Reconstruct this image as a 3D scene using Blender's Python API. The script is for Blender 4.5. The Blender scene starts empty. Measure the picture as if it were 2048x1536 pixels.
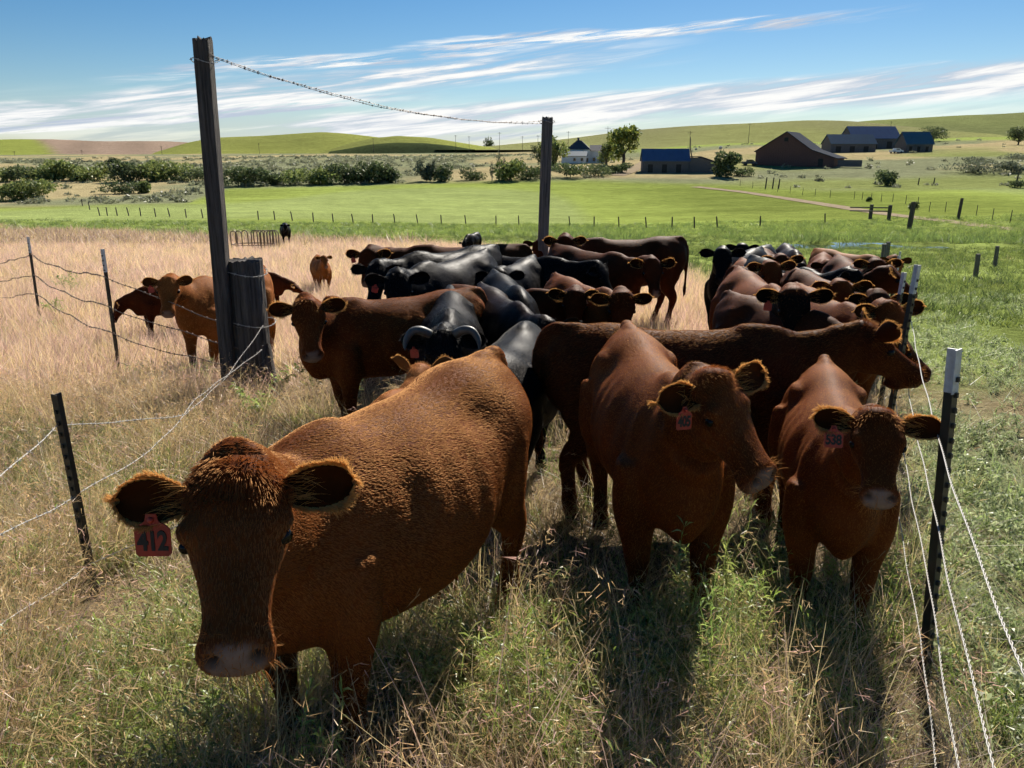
import bpy, math, random
import numpy as np
from mathutils import Vector, Matrix
R = math.radians
scene = bpy.context.scene
COL = scene.collection

# ------------------------------------------------------------------ camera
PITCH = R(16.8); CAMZ = 1.65; FPX = 1518.0
cam_d = bpy.data.cameras.new("camera"); cam_d.sensor_width = 36.0; cam_d.lens = FPX / 2048 * 36
cam_d.clip_start = 0.05; cam_d.clip_end = 9000
cam = bpy.data.objects.new("camera", cam_d); COL.objects.link(cam)
cam.location = (0, 0, CAMZ); cam.rotation_euler = (math.pi / 2 - PITCH, 0, 0)
scene.camera = cam
# ------------------------------------------------------------------ light
SUN_AZ = R(20); SUN_EL = R(38)           # azimuth to the right of the view axis, elevation
sdir = Vector((math.sin(SUN_AZ) * math.cos(SUN_EL), math.cos(SUN_AZ) * math.cos(SUN_EL), math.sin(SUN_EL)))
sun_d = bpy.data.lights.new("sun", 'SUN'); sun_d.energy = 5.0; sun_d.angle = R(0.5); sun_d.color = (1.0, 0.93, 0.82)
sun = bpy.data.objects.new("sun", sun_d); COL.objects.link(sun)
sun.rotation_euler = sdir.to_track_quat('Z', 'Y').to_euler()
vs = scene.view_settings
vs.view_transform = 'Standard'; vs.look = 'None'; vs.gamma = 1.0; vs.use_curve_mapping = False; vs.exposure = 0.86
scene.cycles.max_bounces = 3; scene.cycles.diffuse_bounces = 1; scene.cycles.glossy_bounces = 1
scene.cycles.transmission_bounces = 2; scene.cycles.transparent_max_bounces = 8
try:
    scene.cycles.use_denoising = True
    scene.cycles.use_adaptive_sampling = True; scene.cycles.adaptive_threshold = .025; scene.cycles.adaptive_min_samples = 12
except Exception:
    pass

def build_world():
    w = bpy.data.worlds.new("World"); scene.world = w; w.use_nodes = True
    nt = w.node_tree; N = nt.nodes; L = nt.links
    for n in list(N): N.remove(n)
    def nd(t, **k):
        n = N.new(t)
        for a, b in k.items(): setattr(n, a, b)
        return n
    def math_(op, a, b=None, c=None, clamp=False):
        n = N.new('ShaderNodeMath'); n.operation = op; n.use_clamp = clamp
        for i, v in enumerate((a, b, c)):
            if v is None: continue
            if isinstance(v, (int, float)): n.inputs[i].default_value = v
            else: L.new(v, n.inputs[i])
        return n.outputs[0]
    def mixc(f, a, b):
        n = N.new('ShaderNodeMix'); n.data_type = 'RGBA'
        if isinstance(f, (int, float)): n.inputs[0].default_value = f
        else: L.new(f, n.inputs[0])
        for i, v in ((6, a), (7, b)):
            if isinstance(v, tuple): n.inputs[i].default_value = v
            else: L.new(v, n.inputs[i])
        return n.outputs[2]
    out = nd('ShaderNodeOutputWorld'); bg = nd('ShaderNodeBackground'); bg.inputs[1].default_value = SKY_STR
    sky = nd('ShaderNodeTexSky', sky_type='NISHITA', sun_disc=False)
    sky.sun_elevation = SUN_EL; sky.sun_rotation = SUN_AZ
    sky.air_density = 1.0; sky.dust_density = 0.25; sky.ozone_density = 3.0; sky.altitude = 900
    hs = nd('ShaderNodeHueSaturation'); hs.inputs['Saturation'].default_value = SKY_SAT; hs.inputs['Value'].default_value = SKY_VAL
    L.new(sky.outputs[0], hs.inputs['Color'])
    tc = nd('ShaderNodeTexCoord'); sp = nd('ShaderNodeSeparateXYZ'); L.new(tc.outputs['Generated'], sp.inputs[0])
    x, y, z = sp.outputs
    # clouds live on a high flat deck: streets running from the left horizon up to the right
    zc = math_('ADD', math_('MAXIMUM', z, 0.0), 0.055)
    px = math_('DIVIDE', x, zc); py = math_('DIVIDE', y, zc)
    cb = nd('ShaderNodeCombineXYZ'); L.new(px, cb.inputs[0]); L.new(py, cb.inputs[1])
    def noise(rot, scl, loc, detail, rough, dist=0.0):
        m = nd('ShaderNodeMapping'); m.inputs['Rotation'].default_value = (0, 0, rot); m.inputs['Scale'].default_value = scl
        m.inputs['Location'].default_value = loc
        L.new(cb.outputs[0], m.inputs[0])
        n = nd('ShaderNodeTexNoise'); n.inputs['Scale'].default_value = 1.0; n.inputs['Detail'].default_value = detail
        n.inputs['Roughness'].default_value = rough; n.inputs['Distortion'].default_value = dist
        L.new(m.outputs[0], n.inputs['Vector'])
        return n.outputs['Fac']
    def band(u0, v0, u1, v1, wd, lo=-9, hi=9, soft=.25, tex=None):
        # a cloud street: a great-circle strip through two directions given as (x/y, z/y)
        a = Vector((u0, 1, v0)); b = Vector((u1, 1, v1)); n = a.cross(b).normalized()
        if n.z < 0: n = -n
        d = math_('ADD', math_('ADD', math_('MULTIPLY', x, n.x), math_('MULTIPLY', y, n.y)), math_('MULTIPLY', z, n.z))
        return d
    return nt, N, L, nd, math_, mixc, out, bg, hs, (x, y, z), noise, band, cb
SKY_STR = 0.05; SKY_SAT = 1.34; SKY_VAL = .92
def finish_world():
    nt, N, L, nd, M, mixc, out, bg, hs, (x, y, z), noise, band, cb = build_world()
    def ramp(v, a, b):
        n = N.new('ShaderNodeMapRange'); n.interpolation_type = 'SMOOTHSTEP'; n.clamp = True
        n.inputs[1].default_value = a; n.inputs[2].default_value = b
        L.new(v, n.inputs[0]); return n.outputs[0]
    def uv(px, py):      # picture point -> (x/y, z/y), used only to read the street's bearing off the photograph
        c, s = math.cos(PITCH), math.sin(PITCH); a = (px - 1024) / FPX; b = (768 - py) / FPX
        yy = c + b * s; return a / yy, (-s + b * c) / yy
    az = M('ARCTAN2', x, y)
    # wispy textures in (bearing, elevation): long thin streaks
    def streak(rot, su, sv, loc, det=6, rough=.6, dist=.4):
        c2 = nd('ShaderNodeCombineXYZ'); L.new(az, c2.inputs[0]); L.new(z, c2.inputs[1])
        m = nd('ShaderNodeMapping'); m.inputs['Rotation'].default_value = (0, 0, rot)
        m2 = nd('ShaderNodeMapping'); m2.inputs['Scale'].default_value = (su, sv, 1); m2.inputs['Location'].default_value = loc
        L.new(c2.outputs[0], m.inputs[0]); L.new(m.outputs[0], m2.inputs[0])
        n = nd('ShaderNodeTexNoise'); n.inputs['Scale'].default_value = 1; n.inputs['Detail'].default_value = det
        n.inputs['Roughness'].default_value = rough; n.inputs['Distortion'].default_value = dist
        L.new(m2.outputs[0], n.inputs['Vector']); return n.outputs['Fac']
    n1 = streak(R(-7), 5, 75, (3.1, 1.7, 0)); n2 = streak(R(-6), 9, 160, (7.7, 4.2, 0), 7, .65, .6); n3 = streak(R(-4), 3, 22, (1.2, 9.1, 0), 4)
    def strip(p0, p1, wdn, wup, a0, a1, fade, nz, namp, gain, bias=0.0):
        d = band(*uv(*p0), *uv(*p1), 0)
        d = M('ADD', d, M('MULTIPLY', M('SUBTRACT', n3, .5), .03))
        lo = ramp(d, -wdn, -wdn * .35); hi = M('SUBTRACT', 1.0, ramp(d, wup * .35, wup))
        m = M('MULTIPLY', lo, hi)
        f0 = ramp(az, a0 - fade, a0 + fade); f1 = M('SUBTRACT', 1.0, ramp(az, a1 - fade, a1 + fade))
        m = M('MULTIPLY', m, M('MULTIPLY', f0, f1))
        t = ramp(nz, .5 - namp - bias, .5 + namp - bias)
        return M('MULTIPLY', M('MULTIPLY', m, t), gain, clamp=True), d
    def azpx(px): return math.atan((px - 1024) / FPX / math.cos(PITCH + R(-9)) * .95)
    S = []
    S.append(strip((0, 236), (1250, 105), .022, .020, azpx(-900), azpx(1180), .16, n1, .18, 1.5, .01))     # main left street
    S.append(strip((300, 150), (1640, 34), .009, .009, azpx(360), azpx(1640), .10, n2, .14, 1.4))     # thin upper street
    S.append(strip((600, 262), (2048, 150), .030, .020, azpx(520), azpx(4200), .14, n1, .22, 1.5, .07))    # broad right bank
    S.append(strip((0, 258), (800, 196), .010, .010, azpx(-1500), azpx(760), .12, n2, .16, 1.4, .06))
    S.append(strip((860, 276), (1330, 262), .010, .010, azpx(880), azpx(1290), .05, n2, .5, 1.35))
    S.append(strip((930, 212), (1010, 208), .003, .003, azpx(945), azpx(1010), .015, n2, .45, 1.0))
    low = M('MULTIPLY', M('SUBTRACT', 1.0, ramp(z, .02, .08)), ramp(n3, .25, .55))
    low = M('MULTIPLY', low, .5)
    cov = low
    for s, d in S: cov = M('MAXIMUM', cov, s)
    shade = ramp(n1, .40, .60)
    grey = mixc(shade, (5.8, 6.6, 7.9, 1), (11.0, 11.0, 10.8, 1))
    col = mixc(cov, hs.outputs[0], grey)
    scene.world.cycles.sampling_method = 'NONE'
    L.new(col, bg.inputs[0]); L.new(bg.outputs[0], out.inputs[0])
finish_world()

# ------------------------------------------------------------------ geometry of the place
KR = np.array([-400, 0, 1.5, 3.2, 4.2, 8.8, 16, 25, 40, 60, 90, 115, 150, 200, 240, 262, 330, 450, 700, 1200, 4000], float)
KT = np.array([-.70, -.10, .12, .30, .70])
KD = np.array([
    [1.2, 1.65, 1.82, 2.05, 2.17, 2.50, 2.88, 3.5, 4.75, 6.2, 8.0, 9.0, 9.1, 8.1, 6.2, 5.3, 3.4, 2.2, 0.0, 0, 0],
    [1.2, 1.65, 1.82, 2.05, 2.17, 2.50, 2.88, 3.5, 4.75, 6.2, 8.2, 9.3, 9.3, 7.4, 5.6, 4.3, 2.2, 0.3, -1.5, 0, 0],
    [1.2, 1.65, 1.82, 2.05, 2.17, 2.50, 2.88, 3.5, 4.75, 6.2, 8.2, 9.3, 9.3, 7.4, 4.6, 3.2, 1.6, -1.0, -4, -3, 0],
    [1.2, 1.65, 1.82, 2.05, 2.17, 2.50, 2.88, 3.5, 4.75, 6.2, 8.0, 8.9, 8.8, 6.9, 4.2, 3.0, -1.3, -6, -10, -10, 0],
    [1.2, 1.65, 1.82, 2.05, 2.17, 2.50, 2.88, 3.5, 4.75, 6.2, 7.6, 8.2, 8.0, 5.9, 2.6, 1.0, -3.4, -9, -16, -18, 0]])
POND_C = (19.3, 43.0); POND_R = (5.6, 1.25)
def _h1(r, a):
    # monotone-ish cubic: linear table smoothed by averaging three samples
    return (np.interp(r * .93, KR, a) + 2 * np.interp(r, KR, a) + np.interp(r * 1.07, KR, a)) / 4
def H(x, y):
    x = np.asarray(x, float); y = np.asarray(y, float)
    yy = np.where(y > 0, y, y * .3)
    t = np.clip(x / np.maximum(y, 1.0), -.70, .70) * np.clip((y - 10) / 60, 0, 1)
    cols = np.stack([_h1(yy, a) for a in KD], 0)
    idx = np.clip(np.searchsorted(KT, t) - 1, 0, len(KT) - 2)
    f = (t - KT[idx]) / (KT[idx + 1] - KT[idx]); f = np.clip(f, 0, 1); f = f * f * (3 - 2 * f)
    d = np.take_along_axis(cols, idx[None], 0)[0] * (1 - f) + np.take_along_axis(cols, idx[None] + 1, 0)[0] * f
    z = CAMZ - d
    far = np.clip((y - 30) / 100, 0, 1)
    z = z + .025 * np.sin(x * 1.3 + y * .7) * np.cos(y * .9 - x * .4) * np.clip(y / 4, 0, 1) + far * .35 * np.sin(x * .045 + 1) * np.sin(y * .037)
    # the pond lies in a hollow
    e = pond_e(x, y)
    k = np.clip((2.3 - e) / 1.1, 0, 1); k = k * k * (3 - 2 * k)
    lv = POND_Z - .20 * np.clip((1.0 - e) / .35, -1, 1)
    return z * (1 - k) + lv * k
POND_Z = CAMZ - 4.98
def pond_e(x, y):
    w = 1 + .22 * np.sin(x * 1.1) + .14 * np.sin(x * 2.3 + 1)
    return np.sqrt(((x - POND_C[0]) / POND_R[0]) ** 2 + ((y - POND_C[1] - .35 * np.sin(x * .5)) / (POND_R[1] * w)) ** 2)
def Hs(x, y): return float(H(np.array([x]), np.array([y]))[0])
def ray(px, py):
    c, s = math.cos(PITCH), math.sin(PITCH); a = (px - 1024) / FPX; b = (768 - py) / FPX
    return Vector((a, c + b * s, -s + b * c))
def at(px, py, d):
    """the world point seen at that picture point at d metres ahead"""
    r = ray(px, py); return Vector((0, 0, CAMZ)) + r * (d / r.y)
def gx(px, d):
    """a point on the ground at column px, d metres ahead"""
    py = 500
    for _ in range(5):
        p = at(px, py, d); z = Hs(p.x, p.y); r = (z - CAMZ) / d
        py = 768 + FPX * math.tan(math.atan(-r) - PITCH)
    p = at(px, py, d); return Vector((p.x, p.y, Hs(p.x, p.y)))
_DD = np.geomspace(.8, 900, 1500)
def ground_hit(px, py, d0=1.5):
    r = ray(px, py); d = _DD[_DD >= d0]; x = r.x / r.y * d; z = CAMZ + r.z / r.y * d; h = H(x, d)
    k = np.nonzero(z < h)[0]; k = k[0] if len(k) else len(d) - 1
    return Vector((x[k], d[k], h[k]))

# ------------------------------------------------------------------ helpers
def tag(o, label=None, cat=None, group=None, kind=None):
    if label: o['label'] = label
    if cat: o['category'] = cat
    if group: o['group'] = group
    if kind: o['kind'] = kind
    return o
def empty(name, loc, rz=0, label=None, cat=None, group=None):
    o = bpy.data.objects.new(name, None); COL.objects.link(o); o.location = loc; o.rotation_euler = (0, 0, rz); o.empty_display_size = .1
    return tag(o, label, cat, group)
def mesh_obj(name, v, f, mat=None, parent=None, smooth=False, col=None, matidx=None):
    me = bpy.data.meshes.new(name)
    me.from_pydata([tuple(p) for p in v] if not isinstance(v, np.ndarray) else v.tolist(), [], [tuple(q) for q in f] if not isinstance(f, np.ndarray) else f.tolist())
    me.update()
    if smooth: me.polygons.foreach_set('use_smooth', np.ones(len(me.polygons), bool))
    if col is not None:
        a = me.color_attributes.new('Col', 'FLOAT_COLOR', 'POINT'); c = np.ones((len(me.vertices), 4)); c[:, :3] = col
        a.data.foreach_set('color', c.ravel())
    if mat is not None:
        for m in (mat if isinstance(mat, (list, tuple)) else [mat]): me.materials.append(m)
    if matidx is not None: me.polygons.foreach_set('material_index', np.asarray(matidx, np.int32))
    o = bpy.data.objects.new(name, me); COL.objects.link(o)
    if parent is not None: o.parent = parent
    return o
class MB:
    def __init__(s): s.v = []; s.f = []; s.n = 0
    def add(s, v, f):
        s.v.append(np.asarray(v, float)); s.f += [tuple(i + s.n for i in q) for q in f]; s.n += len(v)
    def box(s, c, size, rot=None):
        x, y, z = [q / 2 for q in size]
        v = np.array([(i, j, k) for k in (-z, z) for j in (-y, y) for i in (-x, x)])
        if rot is not None: v = v @ np.array(rot.to_3x3()).T
        s.add(v + np.array(c), [(0, 2, 3, 1), (4, 5, 7, 6), (0, 1, 5, 4), (2, 6, 7, 3), (0, 4, 6, 2), (1, 3, 7, 5)])
    def tube(s, pts, rad, n=6, cap=True):
        v, f = tube(pts, rad, n); s.add(v, f)
    def build(s, name, mat, parent=None, smooth=False, col=None):
        return mesh_obj(name, np.concatenate(s.v), s.f, mat, parent, smooth, col)
def frames(pts):
    pts = np.asarray(pts, float); t = np.gradient(pts, axis=0); t /= np.linalg.norm(t, axis=1)[:, None] + 1e-9
    up = np.array([0, 0, 1.0]) if abs(t[0][2]) < .8 else np.array([1.0, 0, 0])
    a = np.cross(t[0], up); a /= np.linalg.norm(a); A = []; B = []
    for k in range(len(pts)):
        a = a - t[k] * a.dot(t[k]); a /= np.linalg.norm(a) + 1e-9; A.append(a.copy()); B.append(np.cross(t[k], a))
    return pts, t, np.array(A), np.array(B)
def tube(pts, rad, n=6):
    pts, t, A, B = frames(pts); rad = np.broadcast_to(np.asarray(rad, float), (len(pts),))
    an = np.arange(n) * 2 * np.pi / n
    rings = [pts[k] + rad[k] * (np.cos(an)[:, None] * A[k] + np.sin(an)[:, None] * B[k]) for k in range(len(pts))]
    return loft(rings)
def loft(rings):
    n = len(rings[0]); m = len(rings); v = [r for r in rings]; f = []
    for k in range(m - 1):
        for i in range(n):
            j = (i + 1) % n; f.append((k * n + i, k * n + j, (k + 1) * n + j, (k + 1) * n + i))
    v = np.concatenate([np.asarray(r, float) for r in v] + [np.mean(rings[0], 0)[None], np.mean(rings[-1], 0)[None]])
    c0 = m * n; c1 = c0 + 1
    for i in range(n):
        j = (i + 1) % n; f.append((c0, j, i)); f.append((c1, (m - 1) * n + i, (m - 1) * n + j))
    return v, f
def ellipsoid(c, r, n=14, m=9, rot=None):
    rings = []
    for k in range(1, m):
        a = math.pi * k / m; an = np.arange(n) * 2 * np.pi / n
        rings.append(np.stack([np.cos(an) * math.sin(a) * r[0], np.sin(an) * math.sin(a) * r[1], np.full(n, math.cos(a) * r[2])], 1))
    v, f = loft(rings)
    v[-2] = (0, 0, r[2] * .99); v[-1] = (0, 0, -r[2] * .99)
    if rot is not None: v = v @ np.array(rot).T
    f = [tuple(reversed(q)) for q in f]
    return v + np.array(c), f

# ------------------------------------------------------------------ materials
def new_mat(name):
    m = bpy.data.materials.new(name); m.use_nodes = True; nt = m.node_tree
    for n in list(nt.nodes): nt.nodes.remove(n)
    return m, nt, nt.nodes, nt.links
def link(L, a, b): L.new(a, b)
def simple(name, col, rough=.7, metal=0.0, noise=None, bump=None, spec=.5, attr=False, stretch=(1, 1, 1), coord='Object'):
    """principled with an optional two-tone noise (scale, colour2, contrast) and bump (scale, strength, distance)"""
    m, nt, N, L = new_mat(name); o = N.new('ShaderNodeOutputMaterial'); b = N.new('ShaderNodeBsdfPrincipled')
    L.new(b.outputs[0], o.inputs[0]); b.inputs['Roughness'].default_value = rough; b.inputs['Metallic'].default_value = metal
    b.inputs['Specular IOR Level'].default_value = spec
    b.inputs['Base Color'].default_value = (*col, 1)
    tc = N.new('ShaderNodeTexCoord'); mp = N.new('ShaderNodeMapping'); mp.inputs['Scale'].default_value = stretch; L.new(tc.outputs[coord], mp.inputs[0])
    src = None
    if attr:
        at_ = N.new('ShaderNodeAttribute'); at_.attribute_name = 'Col'; src = at_.outputs['Color']; L.new(src, b.inputs['Base Color'])
    if noise:
        n = N.new('ShaderNodeTexNoise'); n.inputs['Scale'].default_value = noise[0]; n.inputs['Detail'].default_value = 6; n.inputs['Roughness'].default_value = .65
        L.new(mp.outputs[0], n.inputs['Vector'])
        mr = N.new('ShaderNodeMapRange'); mr.inputs[1].default_value = .5 - noise[2]; mr.inputs[2].default_value = .5 + noise[2]; L.new(n.outputs['Fac'], mr.inputs[0])
        mx = N.new('ShaderNodeMix'); mx.data_type = 'RGBA'; L.new(mr.outputs[0], mx.inputs[0])
        if src is not None: L.new(src, mx.inputs[6]); mx.blend_type = 'MULTIPLY'
        else: mx.inputs[6].default_value = (*col, 1)
        mx.inputs[7].default_value = (*noise[1], 1); L.new(mx.outputs[2], b.inputs['Base Color'])
    if bump:
        n = N.new('ShaderNodeTexNoise'); n.inputs['Scale'].default_value = bump[0]; n.inputs['Detail'].default_value = 5
        L.new(mp.outputs[0], n.inputs['Vector'])
        bp = N.new('ShaderNodeBump'); bp.inputs['Strength'].default_value = bump[1]; bp.inputs['Distance'].default_value = bump[2]
        L.new(n.outputs['Fac'], bp.inputs['Height']); L.new(bp.outputs[0], b.inputs['Normal'])
    return m
# ------------------------------------------------------------------ cattle
def coat_material(name, rough, spec, sheen):
    m, nt, N, L = new_mat(name); o = N.new('ShaderNodeOutputMaterial'); b = N.new('ShaderNodeBsdfPrincipled'); L.new(b.outputs[0], o.inputs[0])
    a = N.new('ShaderNodeAttribute'); a.attribute_name = 'Col'
    tc = N.new('ShaderNodeTexCoord'); mp = N.new('ShaderNodeMapping'); mp.inputs['Scale'].default_value = (9, 60, 32); L.new(tc.outputs['Object'], mp.inputs[0])
    n1 = N.new('ShaderNodeTexNoise'); n1.inputs['Scale'].default_value = 1.6; n1.inputs['Detail'].default_value = 5; n1.inputs['Roughness'].default_value = .7; L.new(mp.outputs[0], n1.inputs['Vector'])
    n2 = N.new('ShaderNodeTexNoise'); n2.inputs['Scale'].default_value = 4.0; n2.inputs['Detail'].default_value = 3; L.new(tc.outputs['Object'], n2.inputs['Vector'])
    mr = N.new('ShaderNodeMapRange'); mr.inputs[1].default_value = .25; mr.inputs[2].default_value = .75; mr.inputs[3].default_value = .8; mr.inputs[4].default_value = 1.2; L.new(n1.outputs['Fac'], mr.inputs[0])
    mr2 = N.new('ShaderNodeMapRange'); mr2.inputs[1].default_value = .3; mr2.inputs[2].default_value = .7; mr2.inputs[3].default_value = .62; mr2.inputs[4].default_value = 1.3; L.new(n2.outputs['Fac'], mr2.inputs[0])
    mu = N.new('ShaderNodeMath'); mu.operation = 'MULTIPLY'; L.new(mr.outputs[0], mu.inputs[0]); L.new(mr2.outputs[0], mu.inputs[1])
    vm = N.new('ShaderNodeVectorMath'); vm.operation = 'SCALE'; L.new(a.outputs['Color'], vm.inputs[0]); L.new(mu.outputs[0], vm.inputs['Scale'])
    L.new(vm.outputs[0], b.inputs['Base Color'])
    b.inputs['Roughness'].default_value = rough; b.inputs['Specular IOR Level'].default_value = spec
    b.inputs['Specular Tint'].default_value = (1, .55, .25, 1) if name == 'coat_red' else (1, 1, 1, 1)
    b.inputs['Sheen Weight'].default_value = sheen; b.inputs['Sheen Roughness'].default_value = .4; b.inputs['Sheen Tint'].default_value = (1, .8, .6, 1)
    bp = N.new('ShaderNodeBump'); bp.inputs['Strength'].default_value = .15 if name == 'coat_red' else .4; bp.inputs['Distance'].default_value = .004; L.new(n1.outputs['Fac'], bp.inputs['Height'])
    L.new(bp.outputs[0], b.inputs['Normal'])
    return m
MAT_COAT = coat_material('coat_red', .65, .07, .0)
MAT_BLACK = coat_material('coat_black', .44, .035, .0)
def hair_material(name, col, gl=.10, tr=.5, gc=(1.0, .60, .28)):
    m, nt, N, L = new_mat(name); o = N.new('ShaderNodeOutputMaterial'); d = N.new('ShaderNodeBsdfDiffuse'); t = N.new('ShaderNodeBsdfTranslucent'); g = N.new('ShaderNodeBsdfGlossy'); g.inputs['Roughness'].default_value = .45; g.inputs['Color'].default_value = (*gc, 1)
    hi = N.new('ShaderNodeHairInfo'); r = N.new('ShaderNodeMapRange'); r.inputs[3].default_value = .8; r.inputs[4].default_value = 1.2; L.new(hi.outputs['Random'], r.inputs[0])
    vm = N.new('ShaderNodeVectorMath'); vm.operation = 'SCALE'; vm.inputs[0].default_value = col; L.new(r.outputs[0], vm.inputs['Scale']); L.new(vm.outputs[0], d.inputs['Color']); L.new(vm.outputs[0], t.inputs['Color'])
    x = N.new('ShaderNodeMixShader'); x.inputs[0].default_value = tr; L.new(d.outputs[0], x.inputs[1]); L.new(t.outputs[0], x.inputs[2]); y = N.new('ShaderNodeMixShader'); y.inputs[0].default_value = gl; L.new(x.outputs[0], y.inputs[1]); L.new(g.outputs[0], y.inputs[2]); L.new(y.outputs[0], o.inputs[0]); return m
HAIR = {'red': hair_material('hair_red', (.250, .075, .0175), .11), 'tan': hair_material('hair_tan', (.43, .168, .046), .09), 'dark': hair_material('hair_dark', (.115, .029, .0080), .08), 'black': hair_material('hair_black', (.008, .0065, .006), .06, .3, (.75, .72, .70)), 'fringe': hair_material('hair_fringe', (.62, .32, .10), .05, .6)}
MAT_EYE = simple('eye', (.005, .0035, .003), .2, spec=.2)
MAT_TAG = simple('tag_red', (.50, .036, .014), .5, noise=(22, (.24, .024, .012), .22))
MAT_TAGTXT = simple('tag_ink', (.008, .008, .008), .6)
MAT_HORN = simple('horn', (.12, .11, .085), .5, noise=(25, (.05, .045, .04), .22), bump=(60, .3, .002), stretch=(1, 1, 1))
COATS = {'red': (.118, .030, .0070), 'tan': (.23, .076, .019), 'dark': (.064, .0155, .0050), 'black': (.0060, .0050, .0050), 'brownblack': (.020, .0105, .0075)}

TR = [  # trunk: x, top, bottom, half width, height of widest point (fraction)
    (-.86, 1.13, .98, .05, .5), (-.83, 1.20, .84, .12, .5), (-.76, 1.255, .74, .185, .52), (-.64, 1.29, .66, .235, .56), (-.47, 1.300, .63, .262, .60),
    (-.28, 1.280, .605, .285, .50), (-.08, 1.265, .575, .315, .45), (.12, 1.262, .56, .318, .44), (.30, 1.272, .565, .290, .44), (.46, 1.298, .58, .245, .45),
    (.60, 1.302, .595, .212, .46), (.72, 1.27, .615, .190, .46), (.82, 1.20, .65, .148, .46), (.89, 1.10, .71, .100, .5), (.93, .98, .80, .045, .5)]
HD = [  # head: s, top, bottom, half width, jaw factor
    (-0.0487, -.045, -.13, .045, .9), (-0.0310, -.012, -.17, .082, .85), (0.0044, .006, -.20, .103, .80), (0.0531, .012, -.232, .114, .72), (0.1062, .008, -.248, .121, .62), (0.1460, .002, -.245, .121, .56),
    (0.1903, -.004, -.222, .108, .55), (0.2390, -.008, -.190, .092, .58), (0.2921, -.010, -.163, .080, .64), (0.3407, -.010, -.150, .077, .72), (0.378, -.004, -.148, .086, .82),
    (0.402, -.010, -.148, .091, .86), (0.424, -.030, -.143, .086, .88), (0.442, -.060, -.133, .070, .88), (0.451, -.085, -.118, .045, .88)]
def section(n, top, bot, hw, zf, nu=1.8, nl=2.3, jaw=1.0):
    a = np.arange(n) * 2 * np.pi / n; c = np.cos(a); s = np.sin(a); zc = bot + zf * (top - bot)
    up = c >= 0; e = np.where(up, 2 / nu, 2 / nl)
    w = hw * np.sign(s) * np.abs(s) ** e; z = zc + np.where(up, (top - zc) * np.abs(c) ** e, -(zc - bot) * np.abs(c) ** e)
    w = w * np.where(up, 1, 1 - (1 - jaw) * np.abs(c))
    return w, z
def catmull(tab, k=3):
    tab = np.array(tab, float); x = np.arange(len(tab)); xs = np.linspace(0, len(tab) - 1, (len(tab) - 1) * k + 1); out = []
    for q in xs:
        i = min(int(q), len(tab) - 2); f = q - i; p0 = tab[max(i - 1, 0)]; p1 = tab[i]; p2 = tab[i + 1]; p3 = tab[min(i + 2, len(tab) - 1)]
        out.append(.5 * ((2 * p1) + (-p0 + p2) * f + (2 * p0 - 5 * p1 + 4 * p2 - p3) * f * f + (-p0 + 3 * p1 - 3 * p2 + p3) * f ** 3))
    return np.array(out)
def remesh(v, f, vox):
    me = bpy.data.meshes.new('tmp'); me.from_pydata(v.tolist(), [], f); me.update()
    o = bpy.data.objects.new('tmp', me); COL.objects.link(o)
    md = o.modifiers.new('r', 'REMESH'); md.mode = 'VOXEL'; md.voxel_size = vox; md.adaptivity = 0
    dg = bpy.context.evaluated_depsgraph_get(); dg.update(); ev = o.evaluated_get(dg); m2 = ev.to_mesh()
    V = np.empty(len(m2.vertices) * 3); m2.vertices.foreach_get('co', V); V = V.reshape(-1, 3)
    nl = len(m2.loops); lv = np.empty(nl, np.int32); m2.loops.foreach_get('vertex_index', lv)
    E = np.empty(len(m2.edges) * 2, np.int32); m2.edges.foreach_get('vertices', E); E = E.reshape(-1, 2)
    F = lv.reshape(-1, 4) if nl == 4 * len(m2.polygons) else None
    if F is None: F = [tuple(p.vertices) for p in m2.polygons]
    ev.to_mesh_clear(); bpy.data.objects.remove(o); bpy.data.meshes.remove(me)
    return V, F, E
def smooth_np(V, E, it=6, lam=.5, mu=-.52):
    n = len(V); deg = np.bincount(E.ravel(), minlength=n).astype(float)[:, None]; deg[deg == 0] = 1
    for k in range(it):
        for w in (lam, mu):
            s = np.zeros_like(V)
            for c in range(3):
                s[:, c] = np.bincount(E[:, 0], weights=V[E[:, 1], c], minlength=n) + np.bincount(E[:, 1], weights=V[E[:, 0], c], minlength=n)
            V = V + w * (s / deg - V)
    return V
def vnormals(V, F):
    F = np.asarray(F); a, b, c, d = [V[F[:, i]] for i in range(4)]; fn = np.cross(c - a, d - b); N = np.zeros_like(V)
    for i in range(4):
        for k in range(3): N[:, k] += np.bincount(F[:, i], weights=fn[:, k], minlength=len(V))
    return N / (np.linalg.norm(N, axis=1)[:, None] + 1e-12)
def heading(deg): return Vector((math.sin(R(deg)), -math.cos(R(deg)), 0))   # 0 looks at the camera's side, + to the right of the picture
def smoothstep(a, b, x):
    t = np.clip((x - a) / (b - a), 0, 1); return t * t * (3 - 2 * t)
COWS = []
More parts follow.
